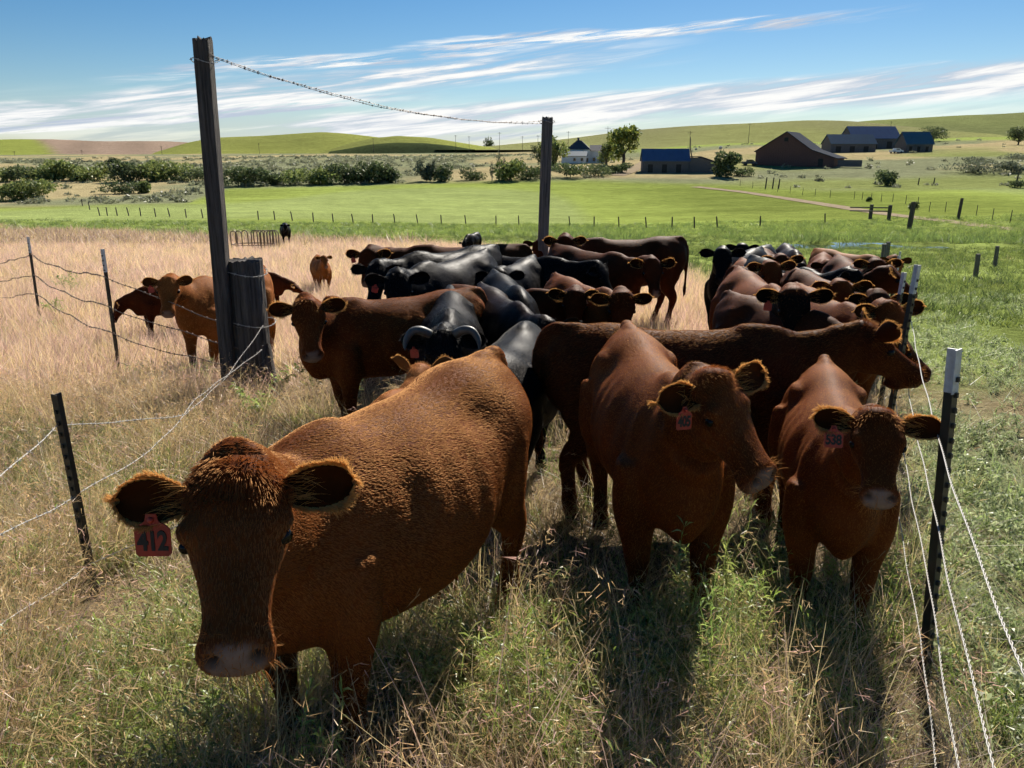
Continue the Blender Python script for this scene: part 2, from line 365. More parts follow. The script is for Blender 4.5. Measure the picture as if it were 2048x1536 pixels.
def ear_mesh(side, S, Mh, droop, fwd, nl=13, nw=11, scale=1.0):
    """cupped leaf shell; returns verts, faces, colour weight of the inside, rim polyline with outward directions"""
    Lr = .195 * S * scale; P = []; inner = []
    ld = Vector((-.10 - fwd * .1, side * 1.0, -droop)).normalized()
    nrm = Vector((.35, -side * .15 + side * fwd, .92)).normalized(); nrm = (nrm - ld * nrm.dot(ld)).normalized(); wd = nrm.cross(ld).normalized()
    base = Vector((.035, side * .092, -.055)) * S
    def pt(u, w, off):
        hwid = (.026 + .030 * math.sin(min(1, u / .55) * math.pi / 2) ** 1.3 if u < .55 else .056 * math.sqrt(max(.012, 1 - ((u - .55) / .452) ** 2.3))) * S * scale
        cup = .030 * S * (1 - u * .35)
        p = base + ld * (Lr * u) + wd * (w * hwid) + nrm * (cup * (w * w - .5) + off + .018 * S * math.sin(u * 2.6)) 
        return p
    V = []; F = []; W = []
    for lay, off in ((0, .004 * S), (1, -.004 * S)):
        for i in range(nl):
            for j in range(nw):
                u = i / (nl - 1); w = -1 + 2 * j / (nw - 1); q = pt(u, w, off * (1 if abs(w) < .95 and u < .97 else .3)); V.append(Mh @ q); W.append(1 - lay)
    n1 = nl * nw
    for i in range(nl - 1):
        for j in range(nw - 1):
            a = i * nw + j; F.append((a, a + 1, a + nw + 1, a + nw)); b = n1 + a; F.append((b, b + nw, b + nw + 1, b + 1))
    for i in range(nl - 1):
        for j in (0, nw - 1):
            a = i * nw + j; q = (a, a + nw, n1 + a + nw, n1 + a); F.append(q if j == 0 else tuple(reversed(q)))
    rim = []
    for i in range(1, nl): rim.append((0, i))
    V = np.array([tuple(p) for p in V])
    edge = [(i * nw, i * nw + 1) for i in range(2, nl)] + [((nl - 1) * nw + j, (nl - 2) * nw + j) for j in range(1, nw - 1)] + [(i * nw + nw - 1, i * nw + nw - 2) for i in range(nl - 1, 1, -1)]
    return V, F, np.array(W), edge, np.array((Mh.to_3x3() @ nrm)), np.array((Mh.to_3x3() @ ld)), np.array((Mh.to_3x3() @ wd))
def curves_obj(name, P, rad, mat, parent):
    """P: (n, k, 3) strand points"""
    n, k, _ = P.shape; cu = bpy.data.hair_curves.new(name); cu.add_curves([k] * n)
    cu.points.foreach_set('position', P.astype(np.float32).ravel())
    ra = cu.attributes.get('radius') or cu.attributes.new('radius', 'FLOAT', 'POINT')
    ra.data.foreach_set('value', np.broadcast_to(np.asarray(rad, np.float32), (n, k)).ravel())
    cu.materials.append(mat); o = bpy.data.objects.new(name, cu); COL.objects.link(o); o.parent = parent; return o
def sample_surface(V, F, n, rng, weight=None):
    F = np.asarray(F); T = np.concatenate([F[:, [0, 1, 2]], F[:, [0, 2, 3]]]); a, b, c = V[T[:, 0]], V[T[:, 1]], V[T[:, 2]]
    ar = np.linalg.norm(np.cross(b - a, c - a), axis=1)
    if weight is not None: ar = ar * weight[T].mean(1)
    p = ar / ar.sum(); idx = rng.choice(len(T), n, p=p); r1 = np.sqrt(rng.random(n)); r2 = rng.random(n)
    w = np.stack([1 - r1, r1 * (1 - r2), r1 * r2], 1); return T[idx], w
def make_cow(key, coat, S, label, cat='cow', poll=None, body=None, yaw=0, ny=None, fy=None, fp=55, roll=0, vox=.022, neck=.60, fur=0, ears=(.15, 0, .15, 0), tagside=0, tagnum=None, tagname='', horns=False,
             pale_nose=True, headcoat=None, elev=35, lame=0, mouth=0, seed=0, group='cattle in the herd', furlen=.016, hs=1.0, earscale=1.0, tailout=0, gir=1.0, deep=0.0):
    K = S * hs
    rng = np.random.default_rng(seed + 17)
    if fy is None: fy = yaw
    if ny is None: ny = (yaw + fy) / 2
    h = heading(yaw); th = math.atan2(h.y, h.x)
    NB = Vector((.62, 0, 1.03)) * S; L = neck * S
    hn = heading(ny); e = R(elev)
    if poll is not None:
        P = at(*poll); gz = Hs(P.x, P.y)
        for _ in range(4):
            e = math.asin(max(-.85, min(.92, (P.z - gz - NB.z) / L)))
            o = P - hn * (L * math.cos(e)) - h * NB.x; gz = Hs(o.x, o.y)
        root = Vector((o.x, o.y, gz))
    else:
        root = gx(*body)
    name = cat
    ro = empty(name, root, th, label, cat, group)
    Rl = Matrix.Rotation(-th, 3, 'Z')
    nl_ = Rl @ hn; pl = NB + Vector((nl_.x * math.cos(e), nl_.y * math.cos(e), math.sin(e))) * L     # poll in local space
    fh = Rl @ heading(fy); X = (fh * math.cos(R(fp)) + Vector((0, 0, -math.sin(R(fp))))).normalized(); Z = (fh * math.sin(R(fp)) + Vector((0, 0, math.cos(R(fp))))).normalized()
    if roll:
        q = Matrix.Rotation(R(roll), 3, X); Z = q @ Z
    Y = Z.cross(X).normalized()
    Mh = Matrix(((X.x, Y.x, Z.x, pl.x), (X.y, Y.y, Z.y, pl.y), (X.z, Y.z, Z.z, pl.z), (0, 0, 0, 1)))
    V = []; F = []; cnt = 0
    def add(v, f):
        nonlocal cnt
        V.append(np.asarray(v, float)); F.extend([tuple(i + cnt for i in q) for q in f]); cnt += len(v)
    # trunk
    rings = []
    for x, top, bot, hw, zf in catmull(TR, 2):
        bot = bot - deep * max(0, 1 - ((x - .05) / .75) ** 2)
        w, z = section(30, top, bot, hw * gir, zf, 1.70, 2.2); rings.append(np.stack([np.full(30, x), w, z], 1) * S)
    v, f = loft(rings); add(v, f)
    for sd in (-1, 1):
        for c, r in (((-.43, .170, 1.140), (.15, .070, .055)), ((-.53, .155, .87), (.225, .112, .32)), ((.50, .165, .85), (.16, .070, .26)), ((.63, .118, .80), (.12, .070, .20)), ((-.77, .10, 1.12), (.06, .05, .06))):
            v, f = ellipsoid((c[0] * S, sd * c[1] * S, c[2] * S), [q * S for q in r]); add(v, f)
    for c, r in (((.76, 0, .74), (.13, .085, .14)), ((-.66, 0, 1.262), (.12, .05, .045)), ((.50, 0, 1.262), (.18, .07, .055))):
        v, f = ellipsoid((c[0] * S, 0, c[2] * S), [q * S for q in r]); add(v, f)
    # neck
    HB = Mh @ Vector((.015 * K, 0, -.095 * K)); P0 = Vector((.46, 0, .98)) * S; P1 = Vector((.80, 0, 1.00)) * S; P3 = HB + (HB - Vector((.62, 0, 1.0)) * S).normalized() * .05 * S
    P2 = HB - (HB - P1).normalized() * .16 * S - X * .03 * S
    rings = []; sideA = Vector((0, 1, 0))
    for k in range(13):
        t = k / 12; b = ((1 - t) ** 3) * P0 + 3 * t * (1 - t) ** 2 * P1 + 3 * t * t * (1 - t) * P2 + t ** 3 * P3
        db = (3 * (1 - t) ** 2 * (P1 - P0) + 6 * t * (1 - t) * (P2 - P1) + 3 * t * t * (P3 - P2)).normalized()
        sd = (sideA * (1 - t) + Y * t); sd = (sd - db * sd.dot(db)).normalized(); upv = db.cross(sd)
        if upv.dot(Z) < 0 and t > .5: upv = -upv
        ryy = (.20 * (1 - t) + .098 * t - .02 * math.sin(t * math.pi)) * S; rz = (.285 * (1 - t) + .125 * t + .0 * math.sin(t * math.pi)) * S
        a = np.arange(22) * 2 * np.pi / 22
        c = np.cos(a); s_ = np.sin(a); sdn = np.array(sd); un = np.array(upv)
        rings.append(np.array(b) + (np.sign(s_) * np.abs(s_) ** 1.1 * ryy)[:, None] * sdn + (c * rz)[:, None] * un)
    v, f = loft(rings); add(v, f)
    # head
    rings = []; A = np.array(Mh.to_3x3()); T0 = np.array(pl)
    for s_, top, bot, hw, jaw in catmull(HD, 2):
        w, z = section(26, top, bot, hw, .62, 2.7, 2.3, jaw); rings.append((np.stack([np.full(26, s_), w, z], 1) * K) @ A.T + T0)
    v, f = loft(rings); add(v, f)
    for sd in (-1, 1):
        v, f = ellipsoid((np.array((.112, sd * .094, -.035)) * K) @ A.T + T0, np.array((.055, .036, .034)) * K); add(v, f)   # brow
    v, f = ellipsoid((np.array((-.012, 0, -.012)) * K) @ A.T + T0, np.array((.055, .075, .030)) * K); add(v, f)            # poll
    if mouth:
        v, f = ellipsoid((np.array((.355, 0, -.165)) * K) @ A.T + T0, np.array((.075, .055, .035)) * K); add(v, f)
    for sd in (-1, 1):
        v, f = ellipsoid((np.array((.028, sd * .098, -.055)) * K) @ A.T + T0, np.array((.032, .048, .03)) * K); add(v, f)   # ear root
    # legs
    st = rng.normal(0, .035, 8)
    def leg(pts, rad):
        pts = catmull([(*p, r) for p, r in zip(pts, rad)], 3); pp = pts[:, :3] * S; rr = pts[:, 3] * S
        v, f = tube(pp, rr, 14); add(v, f)
    for i, sd in enumerate((-1, 1)):
        d = st[i]; leg([(.56, sd * .16, .92), (.57, sd * .175, .70), (.575 + d * .3, sd * .165, .52), (.585 + d * .6, sd * .155, .40), (.575 + d * .8, sd * .15, .26), (.572 + d, sd * .15, .13), (.60 + d, sd * .152, .06), (.615 + d, sd * .152, -.02)],
                       (.12, .115, .078, .063, .044, .050, .053, .062))
        d = st[i + 2]; leg([(-.50, sd * .15, .98), (-.44, sd * .18, .75), (-.55 + d * .3, sd * .18, .58), (-.655 + d * .5, sd * .165, .44), (-.63 + d * .7, sd * .155, .27), (-.60 + d, sd * .155, .13), (-.575 + d, sd * .157, .06), (-.56 + d, sd * .157, -.02)],
                           (.16, .155, .095, .068, .048, .053, .055, .063))
    # tail
    tl = [(-.74, 0, 1.27), (-.84, 0, 1.24), (-.895 - tailout * .1, tailout * .05, 1.10), (-.90 - tailout * .2, tailout * .12, .90), (-.89, tailout * .1, .68), (-.88, tailout * .05, .52), (-.88, 0, .40)]
    tt = catmull([(*p, r) for p, r in zip(tl, (.045, .04, .032, .026, .026, .042, .02))], 3); v, f = tube(tt[:, :3] * S, tt[:, 3] * S, 10); add(v, f)
    V0 = np.concatenate(V)
    V, F, E = remesh(V0, F, vox * S)
    V = smooth_np(V, E, 2, .5, 0.0) if vox > .0175 else smooth_np(V, E, 6, .5, 0.0)
    V = smooth_np(V, E, 4)
    # head-space coordinates for sculpting and markings
    q = (V - T0) @ A / K
    Nn = vnormals(V, F)
    def dent(c, r, amt):
        nonlocal V
        d2 = ((q - np.array(c)) / np.array(r)); g = np.exp(-(d2 ** 2).sum(1) * 1.4); V = V + Nn * (g * amt * S)[:, None]
    for sd in (-1, 1):
        dent((.420, sd * .050, -.036), (.018, .018, .016), -.030)       # nostril
        dent((.405, sd * .072, -.030), (.02, .012, .02), .008)
        dent((.150, sd * .118, -.056), (.026, .02, .018), -.008)        # eye socket
        dent((.135, sd * .108, -.036), (.035, .02, .014), .007)
        dent((.24, sd * .090, -.10), (.10, .02, .03), -.008)           # cheek hollow under the facial crest
        dent((.355, sd * .078, -.098), (.055, .03, .008), -.006)         # mouth line
    dent((.195, 0, .0), (.09, .035, .03), -.004)
    dent((.14, 0, .01), (.05, .05, .03), .004)
    bx = V / S
    def bdent(c, r, amt):
        nonlocal V
        for sd in (-1, 1):
            d2 = (bx - np.array((c[0], sd * c[1], c[2]))) / np.array(r); g = np.exp(-(d2 ** 2).sum(1) * 1.3); V = V + Nn * (g * amt * S)[:, None]
    bdent((-.25, .20, 1.14), (.12, .12, .09), -.024)      # hollow before the hip
    bdent((-.62, .18, 1.18), (.12, .09, .08), -.014)      # beside the tail head
    bdent((.31, .24, .98), (.06, .10, .20), -.016)        # behind the shoulder
    bdent((.52, .17, 1.12), (.07, .08, .13), .012)        # shoulder blade
    bdent((-.36, .24, .74), (.05, .09, .12), -.016)       # flank fold
    # soft skin folds on the neck and flank
    fold = np.sin(bx[:, 0] * 34 + np.sin(bx[:, 2] * 5) * 2) * smoothstep(.55, .75, bx[:, 0]) * (1 - smoothstep(-.12, .02, q[:, 0])) * .004
    rib = np.sin(bx[:, 0] * 42 + bx[:, 2] * 6) * smoothstep(-.3, -.1, bx[:, 0]) * (1 - smoothstep(.25, .4, bx[:, 0])) * smoothstep(.6, .8, bx[:, 2]) * (1 - smoothstep(1.1, 1.2, bx[:, 2])) * .0022
    musc = (np.sin(bx[:, 0] * 9 + 1.3 + seed) * np.sin(bx[:, 2] * 8 + seed) + .6 * np.sin(bx[:, 0] * 17 + bx[:, 2] * 11)) * .005 * (1 - smoothstep(.6, .9, bx[:, 0]))
    V = V + Nn * ((fold + rib + musc) * S)[:, None]
    # colours
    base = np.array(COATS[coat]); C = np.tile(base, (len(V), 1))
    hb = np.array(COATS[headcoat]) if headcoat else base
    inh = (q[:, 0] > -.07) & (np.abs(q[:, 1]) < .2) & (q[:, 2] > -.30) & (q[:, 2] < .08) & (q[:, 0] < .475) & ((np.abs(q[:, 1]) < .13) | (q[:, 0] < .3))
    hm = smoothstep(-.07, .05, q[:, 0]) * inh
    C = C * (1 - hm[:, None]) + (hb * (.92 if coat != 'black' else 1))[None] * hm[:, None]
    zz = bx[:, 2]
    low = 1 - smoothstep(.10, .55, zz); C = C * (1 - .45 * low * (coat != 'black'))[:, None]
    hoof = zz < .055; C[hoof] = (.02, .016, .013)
    sw = (bx[:, 0] < -.82) & (zz < .62); C[sw] *= .45
    mz = inh & (q[:, 0] > .43)
    nose = (.21, .145, .115) if (pale_nose and coat != 'black') else ((.025, .022, .022) if coat == 'black' else (.10, .06, .045))
    f1 = smoothstep(.385, .402, q[:, 0] - .35 * np.maximum(0, np.abs(q[:, 1]) - .03)) * inh * (1 - smoothstep(-.02, .012, q[:, 2]) * 0) * smoothstep(-.155, -.125, q[:, 2])
    f1 *= 1 - .75 * smoothstep(.052, .075, np.abs(q[:, 1]))
    C = C * (1 - f1[:, None]) + np.array(nose)[None] * f1[:, None]
    for sd in (-1, 1):
        g = np.exp(-((((q - np.array((.421, sd * .052, -.036))) / np.array((.021, .020, .018))) ** 2).sum(1)) * 1.2); C = C * (1 - g[:, None] * .96)
        g = np.exp(-((((q - np.array((.148, sd * .119, -.058))) / np.array((.040, .03, .026))) ** 2).sum(1)) * 1.2); C = C * (1 - g[:, None] * .75)
    g = np.exp(-((((q - np.array((.40, 0, -.102))) / np.array((.09, .2, .006))) ** 2).sum(1))); C = C * (1 - g[:, None] * .8 * inh[:, None])
    nv = len(V)
    # ears join the body mesh
    allV = [V]; allF = np.asarray(F).tolist(); allC = [C]; rims = []; n0 = nv
    for sd, dr, fw in ((1, ears[0], ears[1]), (-1, ears[2], ears[3])):
        ev, ef, ew, edge, en, el, ewd = ear_mesh(sd, K, Mh, dr, fw, scale=earscale)
        allV.append(ev); allF += [[i + n0 for i in q_] for q_ in ef]; n0 += len(ev)
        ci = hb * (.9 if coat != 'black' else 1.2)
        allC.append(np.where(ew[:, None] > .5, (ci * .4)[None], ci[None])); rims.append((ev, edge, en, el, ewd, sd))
    AV = np.concatenate(allV); AC = np.concatenate(allC)
    me = bpy.data.meshes.new('body'); me.from_pydata(AV.tolist(), [], allF); me.update(); me.polygons.foreach_set('use_smooth', np.ones(len(me.polygons), bool))
    ca = me.color_attributes.new('Col', 'FLOAT_COLOR', 'POINT'); c4 = np.ones((len(AV), 4)); c4[:, :3] = AC; ca.data.foreach_set('color', c4.ravel())
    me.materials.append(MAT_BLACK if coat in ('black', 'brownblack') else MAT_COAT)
    bo = bpy.data.objects.new('body', me); COL.objects.link(bo); bo.parent = ro
    # eyes
    for sd in (-1, 1):
        v, f = ellipsoid((np.array((.150, sd * .1100, -.050)) * K) @ A.T + T0, np.array((.024, .016, .019)) * K, 12, 8)
        mesh_obj('eye', v, f, MAT_EYE, ro, True)
    if horns:
        for sd in (-1, 1):
            hp = [(.0, sd * .080, -.01), (-.02, sd * .14, .030), (-.01, sd * .195, .040), (.035, sd * .228, .042), (.075, sd * .240, .045), (.115, sd * .238, .055)]
            hh = catmull([(*p, r) for p, r in zip(hp, (.030, .029, .026, .021, .014, .004))], 4)
            v, f = tube((hh[:, :3] * K) @ A.T + T0, hh[:, 3] * K, 12); mesh_obj('horn', v, f, MAT_HORN, ro, True)
    # ear tag
    if tagside:
        ev, edge, en, el, ewd, sd = [r for r in rims if r[5] == tagside][0]
        # hangs from the lower middle of the ear, facing the way the inside of the ear faces
        nl_e, nw_e = 13, 11; js = 0 if ev[6 * nw_e][2] < ev[6 * nw_e + nw_e - 1][2] else nw_e - 1
        anchor = ev[6 * nw_e + js] * .8 + ev[6 * nw_e + 5] * .2 + en * .010
        face = Vector(en); face.z *= .25; face.normalize(); dn = Vector((0, 0, -1)); dn = (dn - face * dn.dot(face)).normalized(); rt = dn.cross(face).normalized()
        # rt must read left to right for a viewer the tag faces
        rt = face.cross(dn)
        q_ = Matrix.Rotation(R(float(rng.uniform(-12, 12))), 3, face); dn = q_ @ dn; rt = q_ @ rt
        k = .074 / .074
        ts = 1.0 if key == '412' else .86
        out = [(-.010, .012), (.010, .012), (.014, -.004), (.030, -.014), (.0365, -.022), (.036, -.074), (.030, -.080), (-.030, -.080), (-.036, -.074), (-.0365, -.022), (-.030, -.014), (-.014, -.004)]
        vv = []; org = Vector(anchor)
        for off in (.0015, -.0015):
            for a_, b_ in out: vv.append(tuple(org + rt * a_ * ts - dn * b_ * ts + face * off))
        m_ = len(out); ff = [tuple(range(m_))[::-1], tuple(range(m_, 2 * m_))] + [(i, (i + 1) % m_, m_ + (i + 1) % m_, m_ + i) for i in range(m_)]
        tg = mesh_obj('ear_tag', vv, ff, MAT_TAG, ro)
        v, f = ellipsoid(org + face * .004, (.007, .007, .007), 8, 5); mesh_obj('tag_button', v, f, MAT_TAG, tg, True)
        if tagnum:
            cu = bpy.data.curves.new('t', 'FONT'); cu.body = tagnum; cu.size = .046 * ts; cu.align_x = 'CENTER'; cu.align_y = 'CENTER'; cu.extrude = .0006; cu.offset = .0016; cu.space_character = .95
            to = bpy.data.objects.new('t', cu); COL.objects.link(to); dg = bpy.context.evaluated_depsgraph_get(); dg.update()
            tm = bpy.data.meshes.new_from_object(to.evaluated_get(dg)); bpy.data.objects.remove(to)
            tm.materials.clear(); tm.materials.append(MAT_TAGTXT); t_o = bpy.data.objects.new('tag_number', tm); COL.objects.link(t_o); t_o.parent = tg
            cpos = org + dn * .048 * ts + face * .0026
            up_ = -dn
            t_o.matrix_local = Matrix(((rt.x * .92, up_.x * 1.25, face.x, cpos.x), (rt.y * .92, up_.y * 1.25, face.y, cpos.y), (rt.z * .92, up_.z * 1.25, face.z, cpos.z), (0, 0, 0, 1)))
    # fur
    if fur:
        Nn = vnormals(V, F); wgt = np.ones(len(V)); wgt *= np.where(f1 > .4, .05, 1.0)
        # hair is only worth growing where the picture can see it or its outline
        T, w = sample_surface(V, F, fur, rng, wgt)
        p = (V[T] * w[:, :, None]).sum(1); nn = (Nn[T] * w[:, :, None]).sum(1); nn /= np.linalg.norm(nn, axis=1)[:, None]
        ph = (p - T0) @ A / K
        ish = (ph[:, 0] > -.06) & (np.abs(ph[:, 1]) < .18) & (ph[:, 2] > -.28)
        fl = np.where(ish[:, None], np.array(X)[None] * .9, np.array((-1.0, 0, -.45))[None]) + rng.normal(0, .10, (fur, 3))
        fl[:, 2] -= np.where(ish, 0, 1.6 * np.clip(nn[:, 0], 0, 1)); fl -= nn * (fl * nn).sum(1)[:, None]; fl /= np.linalg.norm(fl, axis=1)[:, None] + 1e-9
        lift = np.where(ish, .14, .13) + rng.normal(0, .045, fur)
        ln = furlen * S * rng.uniform(.6, 1.25, fur) * np.where(ish, .8, 1.0)
        topk = ish & (ph[:, 0] < .07) & (ph[:, 2] > -.06); ln = np.where(topk, ln * 1.9, ln); lift = np.where(topk, .75, lift)
        dirv = fl + nn * lift[:, None]; dirv /= np.linalg.norm(dirv, axis=1)[:, None]
        P = np.stack([p - nn * .0008, p + dirv * ln[:, None] * .5, p + (dirv * .95 - nn * .04) * ln[:, None]], 1)
        hk = coat if coat in HAIR else 'black'
        r0 = .00055 if furlen < .018 else .0008
        curves_obj('fur', P, np.array([r0, r0 * .7, r0 * .15]), HAIR[hk], ro)
        # fringe along the ear edges and inside the ear
        nE = max(500, fur // 45); Pe = []
        for ev, edge, en, el, ewd, sd in rims:
            k = rng.integers(0, len(edge), nE); a_ = ev[[edge[i][0] for i in k]]; b_ = ev[[edge[i][1] for i in k]]
            k2 = np.clip(k + 1, 0, len(edge) - 1); a2 = ev[[edge[i][0] for i in k2]]; t_ = rng.random(nE)[:, None]; a_ = a_ * (1 - t_) + a2 * t_
            o_ = a_ - b_; o_ /= np.linalg.norm(o_, axis=1)[:, None] + 1e-9
            d_ = o_ + el[None] * .35 + en[None] * .25 + rng.normal(0, .22, (nE, 3)); d_ /= np.linalg.norm(d_, axis=1)[:, None]
            ph_ = rng.uniform(0, 6.28, 3); ll = ((.006 + .030 * rng.random(nE) ** 1.8) * (.62 + .3 * np.sin(k * .9 + ph_[0]) + .3 * np.sin(k * .37 + ph_[1])).clip(.25, 1.3))[:, None] * S * earscale
            Pe.append(np.stack([a_ - o_ * .004, a_ + d_ * ll * .5, a_ + d_ * ll + np.array((0, 0, -.12)) * ll], 1))
            pass
            m3 = 60; k = rng.integers(0, 5 * 11, m3); a_ = ev[k]; d_ = el[None] * .8 + en[None] * .45 + rng.normal(0, .25, (m3, 3)); d_ /= np.linalg.norm(d_, axis=1)[:, None]; ll = rng.uniform(.03, .07, m3)[:, None] * S
            Pe.append(np.stack([a_, a_ + d_ * ll * .5, a_ + d_ * ll + np.array((0, 0, -.1)) * ll], 1))
        Pe = np.concatenate(Pe); curves_obj('ear_fringe', Pe, np.array([.0007, .0005, .0001]), HAIR['fringe' if coat in ('red', 'tan', 'dark') else 'black'], ro)
        if topk.any() and fur > 30000:
            # whiskers on the muzzle
            kk = np.where((q[:, 0] > .355) & inh)[0]; kk = rng.choice(kk, 90); a_ = V[kk]; d_ = Nn[kk] + rng.normal(0, .3, (90, 3)); d_ /= np.linalg.norm(d_, axis=1)[:, None]; ll = rng.uniform(.02, .05, 90)[:, None]
            curves_obj('whiskers', np.stack([a_, a_ + d_ * ll * .5, a_ + d_ * ll + np.array((0, 0, -.15)) * ll], 1), np.array([.0005, .0004, .0001]), HAIR['tan'], ro)
    COWS.append((root, S, yaw)); return ro
FUR = 1.0; GRASS = 1.0
# ------------------------------------------------------------------ ground, hills, water, tracks
def pn(x, y, s, seed=0):
    """cheap smooth pseudo noise in 0..1"""
    r = np.random.default_rng(seed); v = np.zeros_like(np.asarray(x, float))
    for k in range(7):
        a = r.uniform(0, 2 * np.pi); f = s * r.uniform(.6, 1.9); p = r.uniform(0, 6.28); v = v + np.sin((x * np.cos(a) + y * np.sin(a)) * f + p + 1.3 * np.sin((x * np.sin(a) - y * np.cos(a)) * f * .7 + p))
    return np.clip(.5 + v / 7.5, 0, 1)
FENCE_R = [(1.585, 2.46), (2.67, 5.0), (3.36, 6.5), (5.0, 10.0), (6.6, 13.2), (8.3, 16.6), (10.1, 20.2), (12.0, 24.2)]
def fence_x(y):
    fr = np.array([(-.2, -1.6), (1.0, 1.1)] + FENCE_R + [(30, 60)]); return np.interp(y, fr[:, 1], fr[:, 0])
def dry_edge(t): return np.interp(t, [-.7, -.28, 0, .2, .36, .45], [84, 58, 40, 24, 11, 8])
C_DRY = np.array((.34, .25, .14)); C_PINK = np.array((.35, .235, .155)); C_SOIL = np.array((.13, .096, .058)); C_ROUGH = np.array((.175, .215, .060)); C_FIELD = np.array((.225, .275, .066))
C_SAGE = np.array((.19, .20, .115)); C_TAN = np.array((.38, .30, .16)); C_RGRASS = np.array((.22, .245, .12)); C_HILLG = np.array((.24, .29, .08))
def ground_colour(x, y):
    t = x / np.maximum(y, .5); n1 = pn(x, y, .9, 1); n2 = pn(x, y, .16, 2); n3 = pn(x, y, .045, 3)
    C = C_SOIL[None] * (.7 + .6 * n1[:, None])
    dry = C_DRY[None] * (1 - n2[:, None]) + C_PINK[None] * n2[:, None]
    k = smoothstep(4, 12, y)[:, None]; C = C * (1 - k) + dry * k * .9 + C * 0
    rt = smoothstep(-.1, .35, x - fence_x(y))[:, None]
    C = C * (1 - rt) + (C_RGRASS[None] * (.55 + .45 * n2[:, None]) * n1[:, None] + C_SOIL[None] * 1.25 * (1 - n1[:, None])) * rt
    g = smoothstep(-.12, .16, (y - dry_edge(t)) / np.maximum(y, 5) + .22 * (n2 - .5))[:, None]
    C = C * (1 - g) + (C_ROUGH[None] * (.65 + .7 * n1[:, None])) * g
    fl = smoothstep(98, 106, y + 4 * np.sin(x * .05))[:, None]
    fcol = C_FIELD[None] * (.72 + .5 * n3[:, None]) * (.88 + .24 * pn(x * .3, y, .35, 9)[:, None]); bl = smoothstep(.62, .75, n3)[:, None]; fcol = fcol * (1 - .5 * bl) + np.array((.22, .255, .12))[None] * .5 * bl
    C = C * (1 - fl) + fcol * fl
    # beyond the field
    edge = np.interp(t, [-.7, -.42, -.36, -.1, .1, .25, .40, .7], [138, 146, 196, 205, 208, 196, 176, 170])
    b = smoothstep(-6, 8, y - edge)[:, None]
    mixv = .75 * smoothstep(.46, .68, pn(x, y, .035, 5) + .25 * (pn(x, y, .12, 6) - .5))[:, None]
    bc = C_TAN[None] * mixv + C_SAGE[None] * (1 - mixv)
    rg = smoothstep(.16, .30, t)[:, None] * (1 - smoothstep(280, 360, y))[:, None] * smoothstep(.35, .7, pn(x, y, .05, 8))[:, None]
    bc = bc * (1 - rg) + np.array((.19, .215, .075))[None] * rg
    rg2 = (smoothstep(.10, .2, t) * smoothstep(400, 470, y))[:, None]; bc = bc * (1 - rg2) + C_HILLG[None] * rg2
    return C * (1 - b) + bc * b
def ground_material():
    m, nt, N, L = new_mat('ground'); o = N.new('ShaderNodeOutputMaterial'); b = N.new('ShaderNodeBsdfPrincipled'); L.new(b.outputs[0], o.inputs[0])
    a = N.new('ShaderNodeAttribute'); a.attribute_name = 'Col'; tc = N.new('ShaderNodeTexCoord'); b.inputs['Roughness'].default_value = 1; b.inputs['Specular IOR Level'].default_value = 0.0
    acc = None
    for sc, lo, hi, st in ((.35, .8, 1.22, (1, 1, 1)), (4.5, .68, 1.3, (1, 1, 1)), (.06, .86, 1.15, (.5, 1.6, 1)), (34, .6, 1.4, (1, 1, 1))):
        mp = N.new('ShaderNodeMapping'); mp.inputs['Scale'].default_value = st; L.new(tc.outputs['Object'], mp.inputs[0])
        n = N.new('ShaderNodeTexNoise'); n.inputs['Scale'].default_value = sc; n.inputs['Detail'].default_value = 4; n.inputs['Roughness'].default_value = .65; L.new(mp.outputs[0], n.inputs['Vector'])
        r = N.new('ShaderNodeMapRange'); r.inputs[1].default_value = .28; r.inputs[2].default_value = .72; r.inputs[3].default_value = lo; r.inputs[4].default_value = hi; L.new(n.outputs['Fac'], r.inputs[0])
        if acc is None: acc = r.outputs[0]
        else:
            mu = N.new('ShaderNodeMath'); mu.operation = 'MULTIPLY'; L.new(acc, mu.inputs[0]); L.new(r.outputs[0], mu.inputs[1]); acc = mu.outputs[0]
        if sc == 4.5: hgt = n.outputs['Fac']
    vm = N.new('ShaderNodeVectorMath'); vm.operation = 'SCALE'; L.new(a.outputs['Color'], vm.inputs[0]); L.new(acc, vm.inputs['Scale']); L.new(vm.outputs[0], b.inputs['Base Color'])
    bp = N.new('ShaderNodeBump'); bp.inputs['Strength'].default_value = .6; bp.inputs['Distance'].default_value = .12; L.new(hgt, bp.inputs['Height']); L.new(bp.outputs[0], b.inputs['Normal'])
    return m
MAT_GROUND = ground_material()
def build_ground():
    th = np.concatenate([np.linspace(-180, -46, 28)[:-1], np.linspace(-46, 46, 240), np.linspace(46, 180, 28)[1:]])
    r = np.concatenate([[.05, .3], np.geomspace(.7, 4200, 270)])
    T, RR = np.meshgrid(np.radians(th), r); x = (RR * np.sin(T)).ravel(); y = (RR * np.cos(T)).ravel(); z = H(x, y)
    v = np.stack([x, y, z], 1); n = len(th); f = []
    for i in range(len(r) - 1):
        a = i * n + np.arange(n - 1); f.append(np.stack([a, a + 1, a + n + 1, a + n], 1))
    o = mesh_obj('ground', v, np.concatenate(f), MAT_GROUND, smooth=True, col=ground_colour(x, y)); tag(o, kind='structure')
build_ground()
